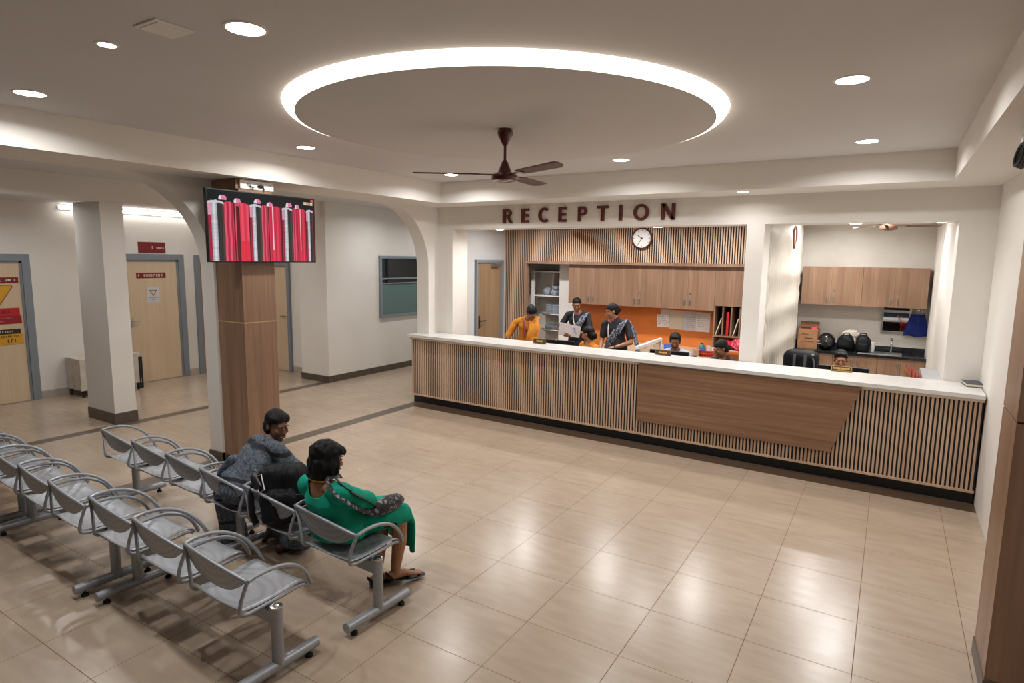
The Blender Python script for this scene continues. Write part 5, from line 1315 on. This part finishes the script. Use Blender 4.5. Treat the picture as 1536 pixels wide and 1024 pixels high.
def sari_woman():
    H = Head((-1.52, -1.345, 1.005), (0.93, -0.10, -0.20), (-0.10, 0.05, 1)); NK = (-1.555, -1.385, 0.885)
    RA = [(-1.43, -1.42, .845), (-1.38, -1.36, .73), (-1.36, -1.27, .645)]; RF = [(-1.36, -1.27, .645), (-1.44, -1.18, .60), (-1.54, -1.12, .58)]
    LA = [(-1.68, -1.41, .85), (-1.69, -1.30, .74), (-1.68, -1.20, .66)]; LF = [(-1.68, -1.20, .66), (-1.66, -1.16, .60), (-1.60, -1.11, .58)]
    def skin(b):
        L(b, [(-1.63, -1.60, .55), (-1.62, -1.56, .64), (-1.59, -1.46, .76), NK], [(.15, .11), (.125, .095), (.145, .09), (.065, .06)])
        L(b, [(-1.57, -1.42, .86), (-1.50, -1.42, .86), RA[0]], [.055, .05, .05], side=(0, 1, 0)); L(b, [(-1.57, -1.42, .86), (-1.66, -1.44, .86), LA[0]], [.055, .05, .05], side=(0, 1, 0))
        L(b, RA, [.05, .044, .04]); L(b, RF, [.04, .034, .025]); L(b, LA, [.05, .044, .04]); L(b, LF, [.04, .034, .025])
        hand(b, RF[-1], (-.8, .4, -.1), (0, 0, -1), .9, .35, -1); hand(b, LF[-1], (.8, .4, -.1), (0, 0, -1), .9, .35, 1)
        L(b, [(-1.55, -1.58, .53), (-1.50, -1.34, .525), (-1.48, -1.16, .485)], [.085, .078, .06]); L(b, [(-1.71, -1.58, .53), (-1.72, -1.34, .525), (-1.73, -1.15, .485)], [.085, .078, .06])
        L(b, [(-1.48, -1.16, .47), (-1.47, -1.22, .28), (-1.46, -1.30, .12), (-1.46, -1.31, .07)], [.058, .05, .036, .034]); L(b, [(-1.73, -1.15, .47), (-1.73, -1.21, .28), (-1.73, -1.28, .12), (-1.73, -1.29, .07)], [.058, .05, .036, .034])
        sandal_foot(b, (-1.485, -1.40, .012), (-1.42, -1.17, .008)); sandal_foot(b, (-1.735, -1.33, .012), (-1.73, -1.10, .008))
    P = body(skin, [(H, NK)], varied(mat('dark_skin', rgb(104, 68, 48), 0.48), rgb(97, 62, 43), rgb(112, 75, 54), 20), 'woman in a grey printed sari on the bench turning to look back', (-1.6, -1.5, 0), look=.004)
    Hi = H.R.inverted()
    def hair(b):
        H.e(b, (0, -.016, .037), (.082, .102, .086), u=24, v=16); H.e(b, (0, -.045, -.02), (.081, .068, .085)); H.e(b, (0, -.105, -.04), (.05, .042, .05)); H.e(b, (.04, .02, .06), (.042, .050, .04)); H.e(b, (-.04, .02, .06), (.042, .050, .04))
    def face_cut(p):
        q = Hi @ (p - H.c)
        return (abs(q.x) > .060 and q.y > -.02 and q.z < .008) or (q.y > .030 and q.z < .060 - .3 * abs(q.x)) or (q.y > .020 and q.z < .02) 
    garment(hair, 'hair', HAIR, P, cuts=[face_cut], folds=.003, voxel=.006, sm=3)
    S = sari_cloth('grey_printed_sari', rgb(82, 92, 104), rgb(60, 69, 80), rgb(104, 113, 124))
    def sari(b):
        L(b, [(-1.63, -1.60, .575), (-1.63, -1.585, .61), (-1.615, -1.545, .67), (-1.59, -1.47, .78), (-1.56, -1.425, .865)], [(.19, .145), (.185, .142), (.165, .122), (.165, .11), (.11, .072)])
        L(b, [(-1.57, -1.42, .862), (-1.50, -1.42, .86), RA[0]], [.06, .062, .064], side=(0, 1, 0)); L(b, [(-1.57, -1.42, .862), (-1.66, -1.44, .86), LA[0]], [.06, .062, .064], side=(0, 1, 0))
        L(b, RA, [.068, .068, .062]); L(b, LA, [.072, .076, .074]); L(b, [LF[0], LF[1]], [.07, .06])
        L(b, [(-1.55, -1.60, .54), (-1.50, -1.34, .535), (-1.475, -1.15, .495)], [.105, .10, .08]); L(b, [(-1.71, -1.60, .54), (-1.72, -1.34, .535), (-1.735, -1.14, .495)], [.105, .10, .08])
        L(b, [(-1.61, -1.40, .53), (-1.60, -1.14, .49)], [(.14, .085), (.15, .07)])
        L(b, [(-1.60, -1.14, .46), (-1.60, -1.17, .28), (-1.60, -1.21, .07)], [(.20, .075), (.205, .10), (.235, .12)])
        L(b, [(-1.46, -1.18, .40), (-1.43, -1.25, .22), (-1.41, -1.29, .09)], [(.11, .08), (.13, .10), (.15, .12)])
    garment(sari, 'sari', S, P, cuts=[in_ell((-1.535, -1.355, .90), (.07, .08, .045)), lambda p: p.z < .045], folds=.012, fsc=(12, 12, 7), thick=.004)
    def drape(b):
        L(b, [(-1.69, -1.61, .78), (-1.76, -1.63, .66), (-1.835, -1.60, .50), (-1.845, -1.565, .30), (-1.825, -1.54, .055)], [(.05, .03), (.065, .032), (.075, .03), (.09, .03), (.105, .035)], side=(.55, .8, 0))
    garment(drape, 'sari_end', S, P, folds=.016, fsc=(16, 16, 4), voxel=.006, sm=4)
    b = MB(); H.e(b, (0, .092, .036), (.0045, .003, .0045), u=8, v=6); b.build('bindi', mat('bindi', rgb(110, 20, 24), .5), P)
    b = MB()
    for h, t_ in (((-1.485, -1.40, 0), (-1.42, -1.17, 0)),):
        h, t_ = V(h), V(t_); d = (t_ - h).normalized(); a = d.cross(V((0, 0, 1)))
        b.loft([h - d * .01 + V((0, 0, .008)), h + d * .1 + V((0, 0, .008)), t_ - d * .05 + V((0, 0, .009)), t_ + d * .01 + V((0, 0, .009))], [(.032, .008), (.034, .008), (.044, .009), (.026, .008)], side=a, n=14)
    b.build('sandal', mat('brown_leather', rgb(70, 44, 30), 0.5), P, smooth=True)
sari_woman()

# ---- black backpack on the seat between the two women
def seat_backpack():
    t = thing('backpack', 'black backpack standing on the bench seat between the two seated women', 'backpack', (-1.10, -1.62, .44))
    c = V((-1.12, -1.60, .64)); R = Matrix.Rotation(0.35, 3, 'Z') @ Matrix.Rotation(-0.22, 3, 'Y') @ Matrix.Rotation(-.1, 3, 'X')
    def bag(b):
        b.mbox(Matrix.Translation(c + R @ V((0, 0, -.005))) @ R.to_4x4() @ Matrix.Diagonal((.36, .20, .42, 1)), bev=.085, seg=5)
        b.mbox(Matrix.Translation(c + R @ V((.01, -.10, -.075))) @ R.to_4x4() @ Matrix.Diagonal((.27, .12, .22, 1)), bev=.045, seg=4)
        b.mbox(Matrix.Translation(c + R @ V((.185, .0, -.09))) @ R.to_4x4() @ Matrix.Diagonal((.07, .15, .17, 1)), bev=.03, seg=3)
    me = None
    b = MB(); bag(b); me = remesh_object(b, .008, 6)
    bm = bmesh.new(); bm.from_mesh(me); bm.normal_update()
    for v in bm.verts: v.co += v.normal * (.010 * noise.noise(v.co * 12) + .006 * noise.noise(V((v.co.x * 40, v.co.y * 40, v.co.z * 9))))
    for v in bm.verts: v.co.z = max(v.co.z, .443)
    bm.to_mesh(me); bm.free()
    me.transform(Matrix.Translation(-V((-1.10, -1.62, .44)))); me.materials.clear(); me.materials.append(BLK)
    me.polygons.foreach_set('use_smooth', [True] * len(me.polygons))
    o = bpy.data.objects.new('bag_body', me); COL.objects.link(o); o.parent = t
    def pt(x, y, z): return c + R @ V((x, y, z))
    path = smooth_path([pt(-.13, -.02, .19), pt(-.15, -.10, .16), pt(-.10, -.14, .08)], 5)
    MB().loft(path, [(.028, .007)] * len(path), side=R @ V((1, 0, 0)), n=10).build('strap', M_BLACKP, t, smooth=True)
    pp = smooth_path([pt(-.19, 0, .12), pt(-.215, -.07, .04), pt(-.20, -.12, -.08), pt(-.18, -.12, -.17)], 5)
    MB().loft(pp, [(.028, .007)] * len(pp), side=R @ V((0.2, 1, 0)), n=10).build('shoulder_strap', M_BLACKP, t, smooth=True)
    e = [pt(-.135, -.105, .155), pt(-.085, -.108, .165), pt(-.055, -.14, .06), pt(-.105, -.14, .05)]
    MB().tube(e, .0045, n=6, closed=True).build('white_piping', M_PLASTICW, t, smooth=True)
    MB().ell(pt(-.17, -.05, .185), (.014, .01, .012), R).build('buckle', M_STEEL, t, smooth=True)
    e = smooth_path([pt(.02, -.165, -.02), pt(.10, -.13, 0.0), pt(.17, -.06, -.02)], 5)
    MB().tube(e, .004, n=6).build('zip', GREY, t, smooth=True)
seat_backpack()

# ---- staff behind the counter
BLOUSE = varied(mat('black_blouse', rgb(26, 28, 32), 0.75), rgb(20, 22, 26), rgb(34, 36, 41), 12, bump=.1)
SILVER = mat('silver_blue_border', rgb(118, 124, 142), 0.6)
m = SILVER
tc = nd(m, 'ShaderNodeTexCoord'); ck = nd(m, 'ShaderNodeTexNoise'); ck.inputs['Scale'].default_value = 46; lk(m, tc.outputs['Object'], ck.inputs['Vector'])
cr = nd(m, 'ShaderNodeValToRGB'); cr.color_ramp.elements[0].position = .42; cr.color_ramp.elements[0].color = rgb(30, 34, 60); cr.color_ramp.elements[1].position = .58; cr.color_ramp.elements[1].color = rgb(140, 146, 158)
lk(m, ck.outputs['Fac'], cr.inputs['Fac']); lk(m, cr.outputs['Color'], bsdf(m).inputs['Base Color'])
ORG = varied(mat('orange_cotton', rgb(206, 130, 32), 0.8), rgb(196, 112, 24), rgb(216, 146, 44), 9, bump=.15)
MAR = mat('maroon_lanyard', rgb(130, 30, 56), 0.6)
def stander(origin, head, neck, pelvis, shR, shL, armR, armL, foreR, foreL, skin_m, label, hands=True, hdir=None, hcurl=.5, sleeve=0.55, blouse=None, skirt=None, tilt=None, hpalm=None, feet=True):
    H, NK = head, neck
    pv = V(pelvis); nk = V(NK); mid = pv.lerp(nk, .5); sd = (V(shR) - V(shL)).normalized()
    gx = V((origin[0], origin[1], 0))
    def skin(b):
        L(b, [pv, pv.lerp(nk, .35), pv.lerp(nk, .75), nk], [(.14, .10), (.12, .09), (.145, .09), (.065, .06)], side=sd)
        for sh, a, f, q in ((shR, armR, foreR, 1), (shL, armL, foreL, -1)):
            L(b, [nk.lerp(pv, .08), V(sh).lerp(nk, .5), sh], [.055, .05, .048], side=(0, 0, 1))
            L(b, [sh, V(sh).lerp(V(a), .5), a], [.048, .042, .037]); L(b, [a, V(a).lerp(V(f), .5), f], [.037, .033, .024])
            d = (V(f) - V(a)).normalized() if hdir is None else V(hdir[0 if q > 0 else 1])
            hand(b, f, d, (hpalm[0 if q > 0 else 1] if hpalm else (0, 0, -1)), .92, hcurl, q)
        for q in (-1, 1):
            hip = pv + sd * (.085 * q) - V((0, 0, .03)); ft = gx + sd * (.09 * q)
            L(b, [hip, hip.lerp(ft, .5) + V((0, 0, .03)), V((ft.x, ft.y, .08))], [.085, .058, .036])
            fw = (H.R.col[1] - V((0, 0, H.R.col[1].z))).normalized()
            sandal_foot(b, (ft.x - fw.x * .05, ft.y - fw.y * .05, 0), (ft.x + fw.x * .18, ft.y + fw.y * .18, 0))
    P = body(skin, [(H, NK)], skin_m, label, (origin[0], origin[1], 0))
    def bl(b):
        L(b, [pv - V((0, 0, .06)), pv.lerp(nk, .35), pv.lerp(nk, .72), pv.lerp(nk, .95)], [(.165, .13), (.145, .115), (.165, .115), (.10, .075)], side=sd)
        for sh, a in ((shR, armR), (shL, armL)):
            L(b, [nk.lerp(pv, .09), V(sh).lerp(nk, .5), sh], [.06, .058, .058], side=(0, 0, 1)); L(b, [sh, V(sh).lerp(V(a), sleeve * .6), V(sh).lerp(V(a), sleeve + .12)], [.060, .058, .056])
    fwd = V((H.R.col[1].x, H.R.col[1].y, 0)).normalized()
    garment(bl, 'blouse', blouse or BLOUSE, P, cuts=[in_ell(nk + fwd * .045 + V((0, 0, .012)), (.075, .075, .06))], folds=.007, voxel=.007)
    def sk(b):
        L(b, [pv + V((0, 0, .05)), pv - V((0, 0, .25)), V((gx.x, gx.y, .10))], [(.175, .14), (.21, .17), (.25, .21)], side=sd)
    garment(sk, 'skirt', skirt or BLOUSE, P, cuts=[lambda p: p.z < .05], folds=.014, fsc=(16, 16, 2), voxel=.012, sm=3)
    return P
def pallu(P, pts, w, m_, name='pallu', side=(1, 0, 0), n=12, th=.012, label=None):
    pp = smooth_path(pts, 6)
    def dr(b): L(b, pp, [(w, th)] * len(pp), side=side, n=n)
    return garment(dr, name, m_, P, folds=.008, fsc=(26, 26, 6), voxel=.007, sm=3, label=label)
def hair_cap(H, P, bun=None, front=.035, low=-.03, extra=(), folds=.004):
    Hi = H.R.inverted()
    def hr(b):
        H.e(b, (0, -.016, .036), (.081, .101, .087), u=24, v=16); H.e(b, (0, -.05, -.015), (.077, .062, .075))
        if bun: H.e(b, bun[:3], (bun[3],) * 3)
        for c, r in extra: H.e(b, c, r)
    def cut(p):
        q = Hi @ (p - H.c)
        return (q.y > front and q.z < .064 - .3 * abs(q.x)) or (q.y > .012 and q.z < .02) or q.z < low - .06
    return garment(hr, 'hair', HAIR, P, cuts=[cut], folds=folds, fsc=(30, 30, 12), voxel=.006, sm=3)
def lanyard(P, pts, m_=None, w=.008, name='lanyard'):
    pp = smooth_path(pts, 5); MB().loft(pp, [(w, .003)] * len(pp), side=(1, 0, 0), n=8).build(name, m_ or MAR, P, smooth=True)

# woman in black holding papers
H = Head((-2.235, 5.36, 1.51), (.40, -.88, -.24)); nk = (-2.235, 5.41, 1.375)
P = stander((-2.24, 5.46), H, nk, (-2.24, 5.46, .93), (-2.425, 5.40, 1.315), (-2.045, 5.42, 1.315), (-2.535, 5.33, 1.07), (-1.955, 5.34, 1.06), (-2.475, 5.16, 1.085), (-2.27, 5.16, .985), SKIN, 'woman in black blouse and grey sari holding up white papers', hdir=((.75, -.1, .15), (-.85, -.1, .1)), hcurl=.55, hpalm=((.1, 1, 0), (.2, 1, .1)), sleeve=.75)
hair_cap(H, P, bun=(0, -.105, 0, .045))
pallu(P, [(-2.09, 5.47, 1.33), (-2.06, 5.36, 1.36), (-2.11, 5.29, 1.24), (-2.20, 5.28, 1.10), (-2.33, 5.30, .95)], .058, SILVER, side=(.9, .15, .4))
lanyard(P, [(-2.29, 5.37, 1.38), (-2.27, 5.30, 1.28), (-2.23, 5.285, 1.14)], M_PLASTICW)
t = thing('paper_sheets', 'white papers held up by the woman in the black blouse', 'papers', (-2.25, 5.14, 1.08))
b = MB(); b.quad((-2.435, 5.125, 1.21), (-2.04, 5.14, 1.155), (-2.075, 5.16, .965), (-2.475, 5.145, 1.0)); b.build('front_sheet', PAPER, t, angle=0, solid=.002)
b = MB(); b.quad((-2.425, 5.13, 1.20), (-2.06, 5.145, 1.16), (-2.09, 5.165, .955), (-2.465, 5.15, .99)); b.build('back_sheet', PAPERB, t, angle=0, solid=.002)
b = MB()
for k in range(5): b.obox((-2.17 + .01 * k, 5.133 + .0015 * k, 1.12 - .024 * k), (.05 - .006 * k, .002, .004), ry=.14)
b.box(-2.158, -2.155, 5.1325, 5.1345, 1.03, 1.13); b.build('pen_marks', mat('blue_ink', rgb(90, 96, 190), .6), t)
# woman in black looking down
H = Head((-1.335, 4.77, 1.485), (-.74, -.60, -.30), (-.05, 0, 1)); nk = (-1.30, 4.80, 1.35)
P = stander((-1.28, 4.86), H, nk, (-1.27, 4.84, .92), (-1.445, 4.78, 1.275), (-1.10, 4.84, 1.285), (-1.475, 4.74, 1.03), (-1.00, 4.76, 1.015), (-1.44, 4.58, .90), (-1.20, 4.60, .945), SKINL, 'woman in black with silver sari border looking down at the desk', sleeve=.62, hdir=((.2, -.9, -.4), (-.9, -.3, -.1)))
hair_cap(H, P, bun=(0, -.10, -.01, .048))
pallu(P, [(-1.14, 4.90, 1.31), (-1.13, 4.79, 1.335), (-1.20, 4.71, 1.20), (-1.29, 4.70, 1.06), (-1.37, 4.72, .90)], .062, SILVER, side=(.85, .15, .5))
pallu(P, [(-1.10, 4.93, 1.30), (-1.03, 4.97, 1.15), (-.97, 4.95, .95), (-.93, 4.92, .80)], .05, SILVER, name='pallu_end', side=(.4, .9, 0))
lanyard(P, [(-1.37, 4.77, 1.33), (-1.36, 4.70, 1.22), (-1.35, 4.695, 1.05)], M_PLASTICW)
lanyard(P, [(-1.27, 4.74, 1.38), (-1.30, 4.725, 1.33), (-1.345, 4.74, 1.35)], MAR, .012, 'collar')
MB().tube([V((-1.195, 4.605, .945)) + V((.0, .028 * math.cos(a), .028 * math.sin(a))) for a in [2 * PI * k / 18 for k in range(18)]], .008, n=8, closed=True).build('wristwatch', M_BLACKP, P, smooth=True)
# woman in orange bending over the desk
H = Head((-2.475, 4.20, 1.43), (.52, -.52, -.68), (.35, -.45, .8)); nk = (-2.575, 4.27, 1.33)
P = stander((-2.74, 4.50), H, nk, (-2.72, 4.46, .90), (-2.83, 4.30, 1.245), (-2.40, 4.25, 1.22), (-2.915, 4.20, 1.02), (-2.37, 4.12, 1.0), (-2.80, 4.02, .86), (-2.42, 3.98, .86), SKIN, 'woman in orange bending over the desk at the left opening', sleeve=.85, blouse=ORG, skirt=ORG)
hair_cap(H, P, bun=(-.01, -.085, .055, .042), low=-.02)
pallu(P, [(-2.48, 4.34, 1.335), (-2.43, 4.20, 1.31), (-2.39, 4.12, 1.18), (-2.42, 4.10, 1.02), (-2.46, 4.12, .90)], .085, ORG, side=(.9, .2, .2), th=.02)
lanyard(P, [(-2.66, 4.24, 1.335), (-2.60, 4.17, 1.24), (-2.55, 4.12, 1.05)], MAR, .014)
def sitter(cx, cy, H, nk, label, skin_m, shirt, hair_kw, zseat=.46, face=(0, -1, 0), sleeve=.55, pants=None, hands_to=None, pv=None):
    fw = V(face).normalized(); rt = fw.cross(V((0, 0, 1))); nkv = V(nk)
    pv = V((cx, cy, zseat + .09))
    shR = nkv + rt * .165 - V((0, 0, .06)); shL = nkv - rt * .165 - V((0, 0, .06))
    elR = shR + rt * .05 + fw * .08 - V((0, 0, .24)); elL = shL - rt * .05 + fw * .08 - V((0, 0, .24))
    haR = elR + fw * .21 - rt * .06 + V((0, 0, .01)); haL = elL + fw * .21 + rt * .06 + V((0, 0, .01))
    if hands_to: haR, haL = V(hands_to[0]), V(hands_to[1])
    def skin(b):
        L(b, [pv, pv.lerp(nkv, .4), pv.lerp(nkv, .78), nkv], [(.145, .11), (.125, .095), (.15, .095), (.065, .06)], side=rt)
        for sh, el, ha, q in ((shR, elR, haR, 1), (shL, elL, haL, -1)):
            L(b, [nkv.lerp(pv, .1), sh.lerp(nkv, .5), sh], [.055, .05, .05], side=(0, 0, 1)); L(b, [sh, sh.lerp(el, .5), el], [.05, .043, .038]); L(b, [el, el.lerp(ha, .5), ha], [.038, .033, .025])
            hand(b, ha, ha - el, (0, 0, -1), .92, .4, q)
        for q in (-1, 1):
            hp = pv + rt * .085 * q; kn = hp + fw * .40 + V((0, 0, -.03)); an = kn + fw * -.02 - V((0, 0, kn.z - .08))
            L(b, [hp, hp.lerp(kn, .5), kn], [.088, .076, .058]); L(b, [kn, kn.lerp(an, .5), an], [.056, .05, .035]); 
            sandal_foot(b, tuple(V((an.x, an.y, 0)) - fw * .05), tuple(V((an.x, an.y, 0)) + fw * .18))
    P = body(skin, [(H, nk)], skin_m, label, (cx, cy, 0), voxel=.0052)
    def sh_(b):
        L(b, [pv - V((0, 0, .02)), pv.lerp(nkv, .4), pv.lerp(nkv, .76), pv.lerp(nkv, .96)], [(.17, .14), (.15, .12), (.17, .12), (.095, .075)], side=rt)
        for sh, el in ((shR, elR), (shL, elL)):
            L(b, [nkv.lerp(pv, .1), sh.lerp(nkv, .5), sh], [.06, .06, .06], side=(0, 0, 1)); L(b, [sh, sh.lerp(el, sleeve * .6), sh.lerp(el, sleeve + .12)], [.062, .06, .058])
    fh = V((H.R.col[1].x, H.R.col[1].y, 0)).normalized()
    garment(sh_, 'shirt', shirt, P, cuts=[in_ell(nkv + fw * .045 + V((0, 0, .015)), (.07, .07, .055))], folds=.007, voxel=.008)
    def pn(b):
        for q in (-1, 1):
            hp = pv + rt * .085 * q; kn = hp + fw * .40 + V((0, 0, -.03)); an = kn + fw * -.02 - V((0, 0, kn.z - .10))
            L(b, [hp, hp.lerp(kn, .5), kn], [.105, .09, .075]); L(b, [kn, kn.lerp(an, .5), an], [.073, .07, .07])
        L(b, [pv - V((0, 0, .02)), pv + V((0, 0, .08))], [(.165, .14), (.16, .13)], side=rt)
    garment(pn, 'trousers', pants or BLOUSE, P, folds=.006, voxel=.012, sm=3)
    hair_cap(H, P, **hair_kw)
    return P
# seated woman in orange, seen in profile in front of the papers
H = Head((-1.56, 4.38, 1.145), (-.90, .05, -.25), (0, 0, 1)); 
P = sitter(-1.58, 4.42, H, (-1.545, 4.40, 1.005), 'seated woman in orange whose black hair hides the papers below', SKINL, ORG, dict(bun=(0, -.085, -.05, .062), low=-.06, extra=(((0, -.06, -.05), (.07, .055, .06)),)), face=(-.5, -.86, 0))
office_chair(-1.58, 4.43, 2.6, M_BLACKP, 'office chair under the seated woman in orange', .85)
# moustached man
H = Head((-.215, 4.47, 1.135), (.22, -.93, -.28)); 
P = sitter(-.21, 4.52, H, (-.212, 4.52, 1.0), 'moustached man in a pale shirt seated behind the middle monitor', SKIN, varied(mat('pale_blue_shirt', rgb(176, 186, 200), .75), rgb(168, 178, 194), rgb(186, 194, 206), 9), dict(extra=(((0, .035, .075), (.06, .05, .03)),), front=.05), face=(.05, -1, 0), pants=mat('grey_trousers', rgb(60, 62, 68), .8))
b = MB(); H.e(b, (0, .102, -.047), (.031, .008, .0075)); H.e(b, (.018, .098, -.050), (.016, .008, .007)); H.e(b, (-.018, .098, -.050), (.016, .008, .007)); b.build('moustache', HAIR, P, smooth=True)
office_chair(-.21, 4.54, PI, M_BLACKP, 'office chair under the moustached man', .9)
# seated woman looking down to the left
H = Head((.435, 4.47, 1.085), (-.72, -.58, -.38), (-.1, 0, 1)); 
P = sitter(.47, 4.55, H, (.475, 4.52, .955), 'seated woman in black and gold looking down near the pillar', SKIN, varied(mat('black_gold_blouse', rgb(40, 32, 28), .7), rgb(22, 20, 20), rgb(96, 66, 40), 30, lo=.45, hi=.7), dict(bun=(0, -.10, -.03, .042), low=-.04), face=(-.35, -.94, 0))
# man in the kitchenette opening
H = Head((1.925, 4.40, 1.09), (.10, -.97, -.20)); 
P = sitter(1.92, 4.46, H, (1.922, 4.44, .955), 'man with black hair seated behind the gold edged name plate', SKINL, varied(mat('dark_shirt', rgb(60, 62, 74), .75), rgb(54, 56, 68), rgb(68, 70, 82), 9), dict(extra=(((0, .03, .075), (.065, .055, .032)),), front=.05), face=(.05, -1, 0), pants=mat('navy_trousers', rgb(36, 40, 54), .8))
office_chair(1.92, 4.48, PI, M_BLACKP, 'office chair under the man in the kitchenette opening', .88)
# ------------------------------------------------------------------ render look
w = bpy.data.worlds.new('world'); SC.world = w; w.use_nodes = True
w.node_tree.nodes['Background'].inputs['Color'].default_value = (0.02, 0.02, 0.022, 1)
SC.view_settings.view_transform = 'Standard'; SC.view_settings.look = 'None'
SC.view_settings.gamma = 1.0; SC.view_settings.use_curve_mapping = False
SC.view_settings.exposure = 0.36
SC.cycles.use_denoising = True
SC.cycles.max_bounces = 8; SC.cycles.diffuse_bounces = 5; SC.cycles.glossy_bounces = 3
SC.cycles.sample_clamp_indirect = 6.0
